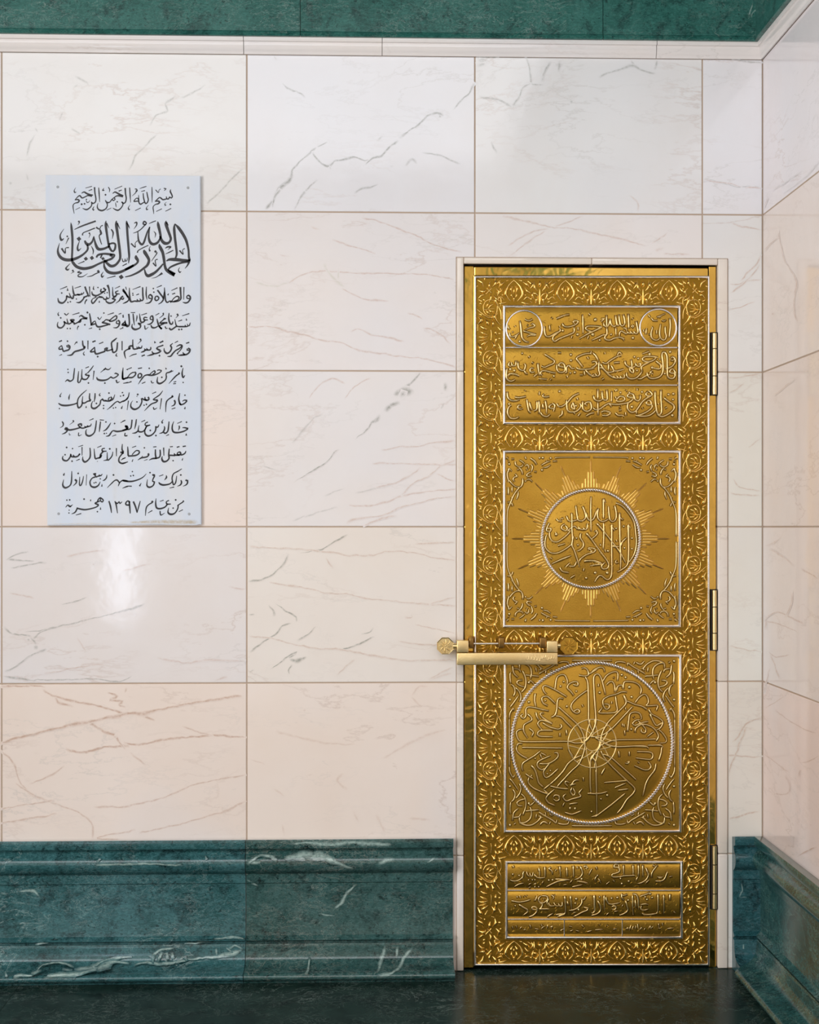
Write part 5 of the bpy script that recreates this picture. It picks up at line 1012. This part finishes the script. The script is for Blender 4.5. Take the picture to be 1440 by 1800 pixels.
# ---------------------------------------------------------------- the golden door
door = struct('door_1', 'tall narrow golden door chased with Arabic inscriptions and leaf scrolls', 'door')
def quad_box(name, px0, py0, px1, py1, out, back, mat, parent, bevel=0.0015):
    a, b = W(px0, py1, out), W(px1, py0, out)
    return bm_obj(name, box_bm(a.x, b.x, -out, back, max(a.z, 0.0), b.z, bevel), mat, parent)
bm_obj('door_backing', box_bm(DX0 - 0.003, DX1 + 0.003, 0.11, 0.16, 0.0, DZ + 0.004), M_DARK, door)
fr_out = -0.005
quad_box('frame_jamb', 816, 467.5, 833, 1702, fr_out, 0.10, M_BRASS, door, 0.003)
quad_box('frame_jamb', 1246, 467.5, 1259, 1702, fr_out - 0.002, 0.10, M_BRASS, door, 0.003)
quad_box('frame_head', 833.5, 471, 1245, 485, fr_out, 0.10, M_BRASS, door, 0.003)
LX0, LY0, LX1, LY1 = 834, 486, 1246, 1698
leaf = quad_box('door_leaf', LX0, LY0, LX1, LY1, -0.002, 0.05, M_GROUND, door, 0.001)

def bars(name, x0, y0, x1, y1, w, out, h, mat, parent):
    """mitred half round moulding frame, outer corners x0..y1 in frame pixels, returned as one mesh per side"""
    prof = [(0, 0), (0.08, 0.55), (0.22, 0.93), (0.5, 1.0), (0.78, 0.93), (0.92, 0.55), (1, 0)]
    c_out = [(x0, y0), (x1, y0), (x1, y1), (x0, y1)]
    c_in = [(x0 + w, y0 + w), (x1 - w, y0 + w), (x1 - w, y1 - w), (x0 + w, y1 - w)]
    for k in range(4):
        v, f = [], []
        for c in (k, (k + 1) % 4):
            for t, hh in prof:
                px = c_out[c][0] + (c_in[c][0] - c_out[c][0]) * t
                py = c_out[c][1] + (c_in[c][1] - c_out[c][1]) * t
                p = W(px, py, out); p.y = -(out + h * hh)
                v.append(p)
        n = len(prof)
        for i in range(n - 1): f.append((i, i + 1, n + i + 1, n + i))
        f.append((0, n, 2 * n - 1, n - 1)); f.append(tuple(range(n))); f.append(tuple(range(2 * n - 1, n - 1, -1)))
        bm = bmesh.new(); bv = [bm.verts.new(p) for p in v]
        for q in f: bm.faces.new([bv[i] for i in q])
        o = bm_obj(name, bm, mat, parent); smooth_sharp(o, 60)

OUT0 = -0.002                                     # face of the leaf relative to the wall face
bars('edge_moulding', 832.5, 484.5, 1248, 1698, 5.4, OUT0, 0.007, M_SILVER, leaf)
PAN = {1: (882.5, 536, 1197, 747.5), 2: (882.5, 790.5, 1197.5, 1104), 3: (884, 1148.6, 1198.6, 1464), 4: (886.5, 1511, 1201, 1650.5)}
for k, (a, b, c, d) in PAN.items(): bars('panel_moulding', a, b, c, d, 6.8, OUT0, 0.011, M_SILVER, leaf)

def grid_panel(name, x0, y0, x1, y1, fn, mat, parent, nx=24, ny=12):
    v, f = [], []
    for j in range(ny + 1):
        for i in range(nx + 1):
            px, py = x0 + (x1 - x0) * i / nx, y0 + (y1 - y0) * j / ny
            v.append(W(px, py, fn(px, py)))
    for j in range(ny):
        for i in range(nx):
            a = j * (nx + 1) + i
            f.append((a, a + nx + 1, a + nx + 2, a + 1))
    return mesh_obj(name, v, f, mat, parent, True)

def bar(name, px0, py0, px1, py1, w, out, h, mat, parent):
    rb = Ribbon()
    rb.stroke([(px0, py0, w), (px1, py1, w)], lambda x, y, hh: W(x, y, out + hh * h), [(-1, 0, 1), (-0.7, 0.7, 1), (0, 1, 1), (0.7, 0.7, 1), (1, 0, 1)], step=60)
    return rb.build(name, mat, parent)

def bulge(y0, y1, h, base=OUT0 + 0.001):
    def fn(px, py):
        t = max(-1.0, min(1.0, (py - (y0 + y1) / 2) / ((y1 - y0) / 2)))
        return base + h * math.sqrt(max(0.0, 1 - 0.98 * t * t))
    return fn
def dome(cx, cy, r, h, base=OUT0 + 0.001):
    def fn(px, py):
        q = ((px - cx) ** 2 + (py - cy) ** 2) / (r * r)
        return base + h * max(0.0, 1 - q)
    return fn
flat = lambda px, py: OUT0 + 0.001

GOLD = dict(parse(GOLDTXT))
def engrave(key, name, fn, parent, nib=0.2, wmul=1.2, hgt=1.25, mat=None, xf=None, minw=1.9):
    rb = Ribbon(); pa = Ribbon()
    for s_ in GOLD[key]:
        pts = [(x, y, w * wmul) for x, y, w in s_]
        if xf: pts = [xf(*p) for p in pts]
        pa.stroke([(x, y + 0.35, w + 2.4) for x, y, w in pts], lambda x, y, h: W(x, y, fn(x, y) + 0.0001 + h * S * 0.02), RIDGE, nib=0, minw=3.6, step=2.5)  # wider dark ribbon under each stroke: its edge shade put into colour
        rb.stroke(pts, lambda x, y, h: W(x, y, fn(x, y) + h * S * hgt), RIDGE, nib=0 if len(pts) == 1 else nib, minw=minw, step=2.0, taper=True)
    pa.build('patina_and_shade', M_EDGE_SHADE, parent)
    return rb.build(name, mat or M_LETTER, parent)

# --- upper panel: three cushioned inscription strips and two medallions
rows1 = [(542.5, 609.5), (612.5, 675.5), (678.5, 741.5)]
strips = []
for k, (a, b) in enumerate(rows1):
    fn = bulge(a, b, 0.009)
    g = grid_panel('inscription_strip', 889, a, 1191, b, fn, M_FIELD, door, 12, 14)
    strips.append((g, fn))
    engrave('row%d' % (k + 1), 'lettering', fn, g)
    rb = Ribbon()
    rr = random.Random(20 + k)
    for _ in range(150):                           # scattered chased sprigs of the ground
        x, y, t = rr.uniform(893, 1187), rr.uniform(a + 6, b - 6), rr.uniform(0, 6.28)
        l = rr.uniform(2, 4.5)
        rb.stroke([(x, y, 0.9), (x + l * math.cos(t), y + l * math.sin(t), 1.5), (x + l * math.cos(t) * 1.5 + 1, y + l * math.sin(t) * 1.9, 0.8)],
                  lambda x_, y_, h, fn=fn: W(x_, y_, fn(x_, y_) + h * S * 0.6), RIDGE, minw=0.8, step=3)
    tag(rb.build('chased_sprigs', M_FIELD, g), kind='stuff')
for y in (611, 677): bar('divider_bar', 889, y, 1191, y, 4.2, OUT0 + 0.001, 0.0022, M_SILVER, leaf)
def ring(name, cx, cy, r, w, fn, h, mat, parent, n=64):
    prof = [(-1, 0), (-0.7, 0.7), (0, 1), (0.7, 0.7), (1, 0)]
    v, f = [], []
    for i in range(n):
        t = 2 * math.pi * i / n
        for off, hh in prof:
            x, y = cx + (r + off * w / 2) * math.cos(t), cy + (r + off * w / 2) * math.sin(t)
            v.append(W(x, y, fn(cx, cy) + h * hh))
    m = len(prof)
    for i in range(n):
        for k in range(m - 1):
            a, b = i * m + k, ((i + 1) % n) * m + k
            f.append((a, b, b + 1, a + 1))
    return mesh_obj(name, v, f, mat, parent, True)
def disc(name, cx, cy, r, fn, mat, parent, nr=8, n=48):
    v, f = [W(cx, cy, fn(cx, cy))], []
    for j in range(1, nr + 1):
        for i in range(n):
            t = 2 * math.pi * i / n
            x, y = cx + r * j / nr * math.cos(t), cy + r * j / nr * math.sin(t)
            v.append(W(x, y, fn(x, y)))
    for i in range(n): f.append((0, 1 + (i + 1) % n, 1 + i))
    for j in range(nr - 1):
        for i in range(n):
            a, b = 1 + j * n + i, 1 + j * n + (i + 1) % n
            f.append((a, b, b + n, a + n))
    return mesh_obj(name, v, f, mat, parent, True)
f1 = strips[0][1]
for cx, cy, r in ((921.7, 577.5, 31.5), (1157.3, 575.5, 32)):
    mf = dome(cx, cy, r, 0.005, OUT0 + 0.0105)
    md = disc('medallion', cx, cy, r, mf, M_FIELD, door, 5, 40)
    ring('medallion_ring', cx, cy, r, 3.6, lambda x, y: OUT0 + 0.0105, 0.004, M_SILVER, md, 48)
    rb = Ribbon(); pa = Ribbon()
    for s_ in GOLD['medallion']:
        if abs(s_[0][0] - cx) > 60: continue
        pa.stroke([(x, y + 0.3, w + 2.2) for x, y, w in s_], lambda x, y, h: W(x, y, mf(x, y) + 0.0001 + h * S * 0.02), RIDGE, minw=3.4, step=2.5)  # painted edge shade under the medallion letters
        rb.stroke(s_, lambda x, y, h: W(x, y, mf(x, y) + h * S), RIDGE, nib=0 if len(s_) == 1 else 0.25, minw=1.5, step=2, taper=True)
    pa.build('patina_and_shade', M_EDGE_SHADE, md)
    rb.build('lettering', M_LETTER, md)

# --- sunburst panel
def rope(name, cx, cy, R_, r, turns, base, mat, parent):
    v, f = [], []
    per = 7; n = turns * per; m = 6
    for s0 in (0, 1):
        off = len(v)
        for i in range(n):
            t = 2 * math.pi * i / n
            ph = turns * t + math.pi * s0
            rr, oo = R_ + r * 0.62 * math.cos(ph), r * 0.62 * math.sin(ph)
            for k in range(m):
                u = 2 * math.pi * k / m
                x = (rr + r * 0.72 * math.cos(u)); o2 = (oo + r * 0.72 * math.sin(u)) * S
                v.append(W(cx + x * math.cos(t), cy + x * math.sin(t), base + r * S + o2))
        for i in range(n):
            for k in range(m):
                a, b = off + i * m + k, off + ((i + 1) % n) * m + k
                a2, b2 = off + i * m + (k + 1) % m, off + ((i + 1) % n) * m + (k + 1) % m
                f.append((a, b, b2, a2))
    return mesh_obj(name, v, f, mat, parent, True)

C2 = (1038.8, 947.0)
p2 = grid_panel('sunburst_panel', 889, 797, 1191.5, 1098, flat, M_FIELD, door, 2, 2)
d2f = dome(C2[0], C2[1], 86, 0.012, OUT0 + 0.002)
d2 = disc('round_boss', C2[0], C2[1], 84, d2f, M_FIELD, door, 12, 64)
engrave('disc', 'lettering', d2f, d2)
rope('rope_ring', C2[0], C2[1], 86, 2.7, 60, OUT0 + 0.001, M_SILVER, leaf)
rr = random.Random(5)
rb = Ribbon()
for _ in range(260):
    a, q = rr.uniform(0, 6.28), 78 * math.sqrt(rr.random())
    x, y, t = C2[0] + q * math.cos(a), C2[1] + q * math.sin(a), rr.uniform(0, 6.28)
    rb.stroke([(x, y, 0.9), (x + 2.6 * math.cos(t), y + 2.6 * math.sin(t), 1.5), (x + 4.4 * math.cos(t + .5), y + 4.4 * math.sin(t + .5), 0.8)],
              lambda x_, y_, h: W(x_, y_, d2f(x_, y_) + h * S * 0.6), RIDGE, minw=0.8, step=3)
tag(rb.build('chased_sprigs', M_FIELD, d2), kind='stuff')
ray_mesh = {}
def ray_obj(L):
    if L not in ray_mesh:
        w = 1.7 * S; l = L * S; h = 0.0042
        v = [(-w, 0, 0), (0, -h, 0), (w, 0, 0), (-w, 0, l * .9), (0, -h, l * .9), (w, 0, l * .9), (0, -h * .3, l)]
        f = [(0, 1, 4, 3), (1, 2, 5, 4), (3, 4, 6), (4, 5, 6)]
        m = bpy.data.meshes.new('sun_ray'); m.from_pydata(v, [], f); m.materials.append(M_LETTER); ray_mesh[L] = m
    return link('sun_ray', ray_mesh[L], p2)
for g in range(16):
    th = math.pi / 2 + g * math.pi / 8
    ax = (math.cos(th), -math.sin(th)); pe = (math.sin(th), math.cos(th))
    for k, L in zip((-3, -2, -1, 0, 1, 2, 3), (9, 17, 29, 49, 29, 17, 9)):
        off = k * 5.0
        s0 = math.sqrt(90.5 ** 2 - off ** 2)
        x, y = C2[0] + ax[0] * s0 + pe[0] * off, C2[1] + ax[1] * s0 + pe[1] * off
        o = ray_obj(L)
        o.location = W(x, y, OUT0 + 0.0009)
        o.rotation_euler = (0, math.pi / 2 - th, 0)
def mirrored(cx, cy, sx, sy):
    return lambda x, y, w: (cx + sx * (x - cx), cy + sy * (y - cy), w)
for sx in (1, -1):
    for sy in (1, -1):
        engrave('scroll', 'corner_scroll', flat, p2, nib=0.15, xf=mirrored(1040.2, 947.4, sx, sy), hgt=1.0)

# --- great roundel panel
C3 = (1040.6, 1305.5)
p3 = grid_panel('roundel_panel', 890, 1155, 1192.5, 1458, flat, M_FIELD, door, 2, 2)
d3f = dome(C3[0], C3[1], 141, 0.020, OUT0 + 0.002)
d3 = disc('round_boss', C3[0], C3[1], 139, d3f, M_FIELD, door, 14, 72)
engrave('wheel', 'lettering', d3f, d3, nib=0.1)
rope('rope_ring', C3[0], C3[1], 141, 3.0, 88, OUT0 + 0.001, M_SILVER, leaf)
H3 = (1041.2, 1307.0)
rb = Ribbon()
def circ(cx, cy, r, w, n=28): return [(cx + r * math.cos(2 * math.pi * i / n), cy + r * math.sin(2 * math.pi * i / n), w) for i in range(n + 1)]
pl3 = lambda x, y, h: W(x, y, d3f(x, y) + h * S)
rb.stroke(circ(H3[0], H3[1], 42.5, 2.2), pl3, RIDGE, step=3)
rb.stroke(circ(H3[0], H3[1], 13, 2.0, 16), pl3, RIDGE, step=3)
for k in range(8):                                 # interlaced petals of the hub
    a0 = math.pi / 8 + k * math.pi / 4
    for sg in (1, -1):
        pts = [(H3[0] + r * math.cos(a0 + sg * da), H3[1] + r * math.sin(a0 + sg * da), 1.9) for r, da in ((42, 0.30), (33, 0.22), (24, 0.02), (17, -0.26), (14, -0.42))]
        rb.stroke(pts, pl3, RIDGE, step=3)
rb.build('hub_rosette', M_LETTER, d3)
for sx in (1, -1):
    for sy in (1, -1):
        engrave('scroll3', 'corner_scroll', flat, p3, nib=0.1, xf=mirrored(1040.9, 1306, sx, sy))

# --- lower panel
rows4 = [(1517.5, 1563.5), (1566.5, 1614), (1617.5, 1644.5)]
for k, (a, b) in enumerate(rows4):
    fn = bulge(a, b, (0.009, 0.009, 0.004)[k])
    g = grid_panel('inscription_strip', 892.5, a, 1195, b, fn, M_FIELD, door, 12, 12)
    engrave('p4%d' % (k + 1), 'lettering', fn, g)
    rb = Ribbon(); rr = random.Random(40 + k)
    for _ in range(110):
        x, y, t = rr.uniform(896, 1190), rr.uniform(a + 5, b - 5), rr.uniform(0, 6.28)
        rb.stroke([(x, y, 0.9), (x + 3 * math.cos(t), y + 3 * math.sin(t), 1.4), (x + 4.5 * math.cos(t + .4), y + 4.5 * math.sin(t + .4), 0.8)],
                  lambda x_, y_, h, fn=fn: W(x_, y_, fn(x_, y_) + h * S * 0.6), RIDGE, minw=0.8, step=3)
    tag(rb.build('chased_sprigs', M_FIELD, g), kind='stuff')
for y in (1565, 1615.7): bar('divider_bar', 892.5, y, 1195, y, 3.8, OUT0 + 0.001, 0.0022, M_SILVER, leaf)
for x in (992, 1094): bar('divider_bar', x, 1617.5, x, 1644.5, 2.4, OUT0 + 0.003, 0.0016, M_SILVER, leaf)

# --- leaf scroll borders, units shared as mesh data
def motif(name, txt, mirror=False, hgt=1.5):
    rb = Ribbon()
    for st in txt.replace('\n', ' ').split('|'):
        pts = [tuple(map(float, p.split(','))) for p in st.split()]
        if not pts: continue
        pts = [(p[0], p[1], p[2] if len(p) > 2 else 2.0) for p in pts]
        for sg in ((1, -1) if mirror else (1,)):
            q = [(sg * x, y, w) for x, y, w in pts]
            rb.stroke(q, lambda x, y, h: (x * S, -h * S * hgt, -y * S), RIDGE, minw=0.7, step=1.5)
    o = rb.build(name, M_GOLD, leaf)
    return o
pal = motif('palmette', '''0,-21,2 10,-11,4 15,2,6.5 12,9,4 6,16,1.5|2,-11,1.5 5.5,-5,5 3,1,1|3.5,0,1 4.5,6,4.5 1.5,10,1|0,3,2|
 17,14,1 23,9,4.5 29,13,1.5|16,-18,1 23,-13,5.5 27,-8,1|19,-8,1 24,-1,4.5 30,2,1.2|20,5,3|13,18,1 20,20,4 27,21,1|24,-20,2 30,-15,3.5|9,-21,1 14,-20,3''', True)
palc = motif('palmette_heart', '''0,9,2 0,12,5.5 0,17,1|0,-6,1.5 0,-2,3 0,2,1''')
spr = motif('foliage_sprig', '''0,22,3 1,10,2.5 0,-5,1.5|4,-2,1 9,-8,5 10,-20,1.2|2,9,1 7,3,4.5 13,2,1|7,21,1 6,14,6 3,8,1|11,-2,1 13,6,5 9,14,1|14,-19,1 12,-12,5 17,-6,1|15,12,4|13,19,1 17,17,3.5''', True)
sprc = motif('sprig_bud', '''0,-20,1 0,-14,7.5 0,-8,1.5''')
vin = motif('vine_scroll', '''-11,-5,2 -7,-12,2.6 1,-15,2.8 9,-12,2.4 13,-5,2 13,2,2 11,9,2 4,14,2.2 -3,13,2.2 -9,8,2 -11,1,2 -11,-5,2|
 -10,2,3.5 -3,2,2.2 8,0,1.4|-3,1,1.2 2,-5,4 7,-7,1|-6,-1,1 -4,-6,4 0,-10,1|-2,3,1 3,6,4 8,6,1|-7,3,1 -3,8,4 1,11,1|
 -22,2,1.2 -15,8,2.5 -9,13,3 0,17,3 9,14,2.5 14,8,1.2|10,-19,1.5 10,-13,6.5 14,-4,3 19,5,2.8 20,19,1.2|14,-21,1.5 19,-18,2.2 20,-8,1.5 17,-2,1|11,6,1 8,15,7.5 12,22,3.5 19,30,1.2|
 -21,13,1.2 -15,21,8 -21,28,1.5|-21,28,1.6 -21,40,1.4|-8,18,1 -4,26,7 -2,31,1|3,20,1 6,27,6 4,33,1|-16,32,3 -9,36,5.5 -4,37,1|-19,10,1 -14,12,3|-16,-8,4.5|-20,-15,1 -14,-12,3|
 -17,41,1 -11,44,4.5 -4,47,1|-19,50,1 -11,51,4.5 -3,49,1|-20,57,1.2 -12,56,3 -6,53,1|-15,64,3 -9,61,6 -3,57,1|2,38,1.5 3,46,2.4 2,56,1.5|11,38,1 10,43,5 13,47,1|9,50,1 11,55,5 9,62,1|17,44,4|17,53,4|14,33,1 19,38,3|
 3,59,1 8,65,7 4,72,1|-21,60,1.2 -16,70,8 -12,74,1.5|-4,66,1 -8,73,3|15,62,1 19,70,3.5|-21,75,1 -14,80,2.5|2,76,1 8,78,2''')
cor = motif('corner_cluster', '''-4,-4,3 4,4,3|4,-4,2 -6,6,3|-20,-18,1.5 -13,-14,5 -10,-6,1|10,-21,1 11,-13,6 6,-7,1|-18,0,1 -10,2,6 -5,-2,1|2,-16,1 0,-9,5 2,-3,1|-19,14,1.5 -13,8,5 -8,8,1|0,20,1 3,12,5 1,6,1|12,-4,1 17,2,5 14,9,1|8,8,1 13,15,5 19,18,1|-9,16,4.5|18,-14,4.5|-8,-20,3|-21,-8,3|10,20,3.5|20,-3,3''')
used = set()
def put(src, px, py, sx=1, sy=1, rot=0.0):
    for s_ in src:
        if s_.name in used:
            o = s_.copy(); COL.objects.link(o)
        else:
            o = s_; used.add(s_.name)
        o.location = W(px, py, OUT0)
        o.scale = (sx, 1, sy)
        o.rotation_euler = (0, rot, 0)
for yb in (513.5, 770, 1127.5, 1488.5, 1672.5):
    sy = 0.98 if yb < 1100 else (0.95 if yb < 1600 else 0.86)
    xs = [903.5, 994, 1085, 1176]
    for x in xs: put((pal, palc), x, yb, 1, sy)
    for x in xs[:-1]: put((spr, sprc), x + 45.3, yb, 1, sy)
for k in range(13):
    y = 541.8 + 90.2 * k
    if k < 12: put((vin,), 861, y); put((vin,), 1220.5, y, -1)
for x, sx in ((860, 1), (1221, -1)):
    for y, sy in ((511, 1), (1636, 1), (1674, -1)):
        put((cor,), x, y, sx, sy)

# --- hinges on the right
for y0, y1, cuts in ((585, 694, (613, 661)), (1037, 1143, (1067, 1113)), (1487, 1598, (1520, 1571))):
    hp = quad_box('hinge', 1249.5, y0 - 1, 1262.5, y1 + 1, 0.0, 0.02, M_DARK, door, 0.0005)
    ed = [y0, *cuts, y1]
    for i in range(3):
        a, b = W(1256.5, ed[i + 1] - 0.8, 0.008), W(1256.5, ed[i] + 0.8, 0.008)
        bm = bmesh.new()
        bmesh.ops.create_cone(bm, cap_ends=True, segments=16, radius1=3.7 * S, radius2=3.7 * S, depth=b.z - a.z)
        for v in bm.verts: v.co += Vector((a.x, -0.006, (a.z + b.z) / 2))
        o = bm_obj('knuckle', bm, M_LOCK, hp); smooth_sharp(o, 50)

# ---------------------------------------------------------------- bar lock hanging across the door edge
lock = tag(empty('bar_lock', W(890, 1158, 0.03)), 'long brass bar lock with octagonal finials across the left edge of the golden door', 'lock')
def local(o):
    o.location = Vector(o.location) - Vector(lock.location); return o
def lbox(name, px0, py0, px1, py1, o0, o1, mat, bevel=0.0022, parent=None):
    a, b = W(px0, py1, o1), W(px1, py0, o1)
    o = bm_obj(name, box_bm(a.x, b.x, -o1, -o0, a.z, b.z, bevel, 3), mat, lock if parent is None else parent)
    smooth_sharp(o, 40)
    return local(o) if parent is None else o
body = lbox('lock_body', 803.5, 1147.5, 980.5, 1169, 0.020, 0.055, M_LOCK)
lbox('end_block', 803.5, 1126, 824, 1147.3, 0.020, 0.055, M_LOCK)
lbox('end_block', 961.5, 1127, 980.5, 1147.3, 0.020, 0.055, M_LOCK)
def cyl_x(name, px0, px1, py, out, rad, mat, parent):
    a, b = W(px0, py, out), W(px1, py, out)
    bm = bmesh.new()
    bmesh.ops.create_cone(bm, cap_ends=True, segments=16, radius1=rad, radius2=rad, depth=b.x - a.x)
    bmesh.ops.rotate(bm, verts=bm.verts[:], cent=(0, 0, 0), matrix=Matrix.Rotation(math.pi / 2, 3, 'Y'))
    for v in bm.verts: v.co += Vector(((a.x + b.x) / 2, -out, a.z))
    o = bm_obj(name, bm, mat, parent); smooth_sharp(o, 40); return o
local(cyl_x('shackle_rod', 824, 961.5, 1131.5, 0.032, 0.0035, M_SILVER, lock))
for x0, x1 in ((825, 833), (876.5, 887), (949, 961)):
    lbox('staple', x0, 1121, x1, 1139.5, 0.000, 0.046, M_BRONZE, 0.003)
def octagon(cx, cy, r, out, th, mat, name):
    bm = bmesh.new()
    vs = [bm.verts.new((r * S * math.cos(math.pi / 8 + k * math.pi / 4), 0, r * S * math.sin(math.pi / 8 + k * math.pi / 4))) for k in range(8)]
    f = bm.faces.new(vs)
    e = bmesh.ops.extrude_face_region(bm, geom=[f])
    for v in e['geom']:
        if isinstance(v, bmesh.types.BMVert): v.co.y -= th
    bm.faces.ensure_lookup_table()
    top = [f_ for f_ in bm.faces if all(abs(v.co.y + th) < 1e-7 for v in f_.verts)]
    bmesh.ops.inset_region(bm, faces=top, thickness=1.6 * S, depth=0.0)
    for v in top[0].verts: v.co.y += 0.0018
    o = bm_obj(name, bm, mat, lock)
    o.location = W(cx, cy, out); o.location.y = -out
    local(o)
    rb = Ribbon()
    for k in range(8):
        t = math.pi / 4 * k
        rb.stroke([(2 * math.cos(t), 2 * math.sin(t), 1), (r * .45 * math.cos(t + .2), r * .45 * math.sin(t + .2), 2.6), (r * .74 * math.cos(t), r * .74 * math.sin(t), 1)],
                  lambda x, y, h: (x * S, -th + 0.0018 - h * S, -y * S), RIDGE, step=2)
    rb.stroke([(0, 0, 3)], lambda x, y, h: (x * S, -th + 0.001 - h * S, -y * S), RIDGE)
    rb.build('chased_rosette', mat, o)
octagon(782.8, 1135, 15.6, 0.030, 0.011, M_LOCK, 'octagonal_finial')
octagon(999.5, 1134.5, 16.5, 0.026, 0.011, M_FIELD, 'octagonal_finial')  # same brass in a darker gold: the dimmer light here is painted in
local(cyl_x('finial_neck', 796.5, 804.5, 1136, 0.036, 0.0095, M_LOCK, lock))
local(cyl_x('finial_neck', 980, 985, 1135, 0.034, 0.0080, M_LOCK, lock))

# chased lettering on the right half of the bar
rb = Ribbon(); rr = random.Random(3)
fo = lambda x, y, h: W(x, y, 0.055 + h * S * 0.5) - Vector(lock.location)
x = 975.0
while x > 925:
    y = 1158 + rr.uniform(-3, 3)
    rb.stroke([(x, y - 4, 1), (x - 1, y + 1, 1.4), (x - 4, y + 2, 1.3), (x - 5.5, y - 1, 0.8)], fo, RIDGE, minw=0.9)
    if rr.random() < .5: rb.stroke([(x - 3, 1150.5, 1.2), (x - 3, 1157, 1.0)], fo, RIDGE, minw=0.9)
    x -= 5.0
rb.build('chased_line', M_LOCK, lock)

# ---------------------------------------------------------------- inscribed plaque on the wall
def plaque_mat():
    nt = NT('pale_blue_marble'); co = nt.n('ShaderNodeNewGeometry').outputs['Position']
    c = nt.mix(nt.ramp(nt.noise(nt.mapping(co, scale=(3, 1, 0.8)), 6, 4), (0.35, 0.0), (0.7, 1.0)), srgb(214, 224, 238), srgb(222, 226, 232))
    nt.set(Base_Color=with_vein(nt, c, co), Roughness=0.22)
    return nt.m
PO = 0.014
corners = [(80, 307.5), (352.5, 309), (354, 922), (83, 923.5)]
pc = W(217, 615, PO)
bm = bmesh.new()
vf = [bm.verts.new(W(x, y, PO) - pc) for x, y in corners]
f = bm.faces.new(vf)
e = bmesh.ops.extrude_face_region(bm, geom=[f])
for v in e['geom']:
    if isinstance(v, bmesh.types.BMVert): v.co.y += PO - 0.0004
bmesh.ops.bevel(bm, geom=[e_ for e_ in bm.edges if all(abs(v.co.y) < 1e-6 for v in e_.verts)], offset=0.002, segments=2, affect='EDGES')
plq = bm_obj('inscribed_plaque', bm, plaque_mat(), None, loc=pc)
M_PLAQUE = bpy.data.materials['pale_blue_marble']
tag(plq, 'upright pale blue-white marble plaque with eleven lines of black Arabic writing', 'plaque')
def pp(out): return lambda x, y, h: W(x, y, PO + out) - pc
for head, strokes in parse(PLAQUE):
    rb = Ribbon()
    for s_ in strokes:
        if len(s_) == 1 and s_[0][2] < 0.6: continue
        rb.stroke(s_, pp(0.0004), FLAT, nib=0.22, minw=0.7, step=1.3)
    rb.build('inscription_line', M_INK, plq, smooth=False)
for x, y in ((101.5, 328.5), (330.5, 330), (103, 903), (332.5, 903.5)):
    bm = bmesh.new()
    bmesh.ops.create_cone(bm, cap_ends=True, segments=16, radius1=2.4 * S, radius2=2.0 * S, depth=0.0016)
    bmesh.ops.rotate(bm, verts=bm.verts[:], cent=(0, 0, 0), matrix=Matrix.Rotation(math.pi / 2, 3, 'X'))
    for v in bm.verts: v.co += W(x, y, PO + 0.0006) - pc
    bm_obj('screw_plug', bm, plain('plug_cement', srgb(170, 174, 178), 0.7) if x < 102 else bpy.data.materials['plug_cement'], plq)
def stain(pts, k, st):
    rb = Ribbon(); rb.stroke(pts, pp(0.0002), [(a, b, c * k) for a, b, c in SOFT], fade_ends=True, step=st)
    rb.build('stain', M_PLAQUE, plq, smooth=False, fade=(VEIN_COL['tan'], T_MID, (0, 0, 0)))
stain([(228, 918.5, 3), (262, 917.5, 6), (300, 917.5, 8), (345, 918, 8), (352, 919, 4)], 0.8, 4)
stain([(90, 921, 2), (160, 920.5, 3), (225, 921, 2)], 0.35, 4)
for x, y0, y1, w, a in ((268, 545, 700, 8, .10), (292, 540, 720, 9, .08), (202, 720, 900, 10, .08), (300, 735, 800, 8, .07), (335, 383, 393, 7, .2)):
    stain([(x, y0, w * .6), (x - 1, (y0 + y1) / 2, w), (x, y1, w * .5)], a, 6)
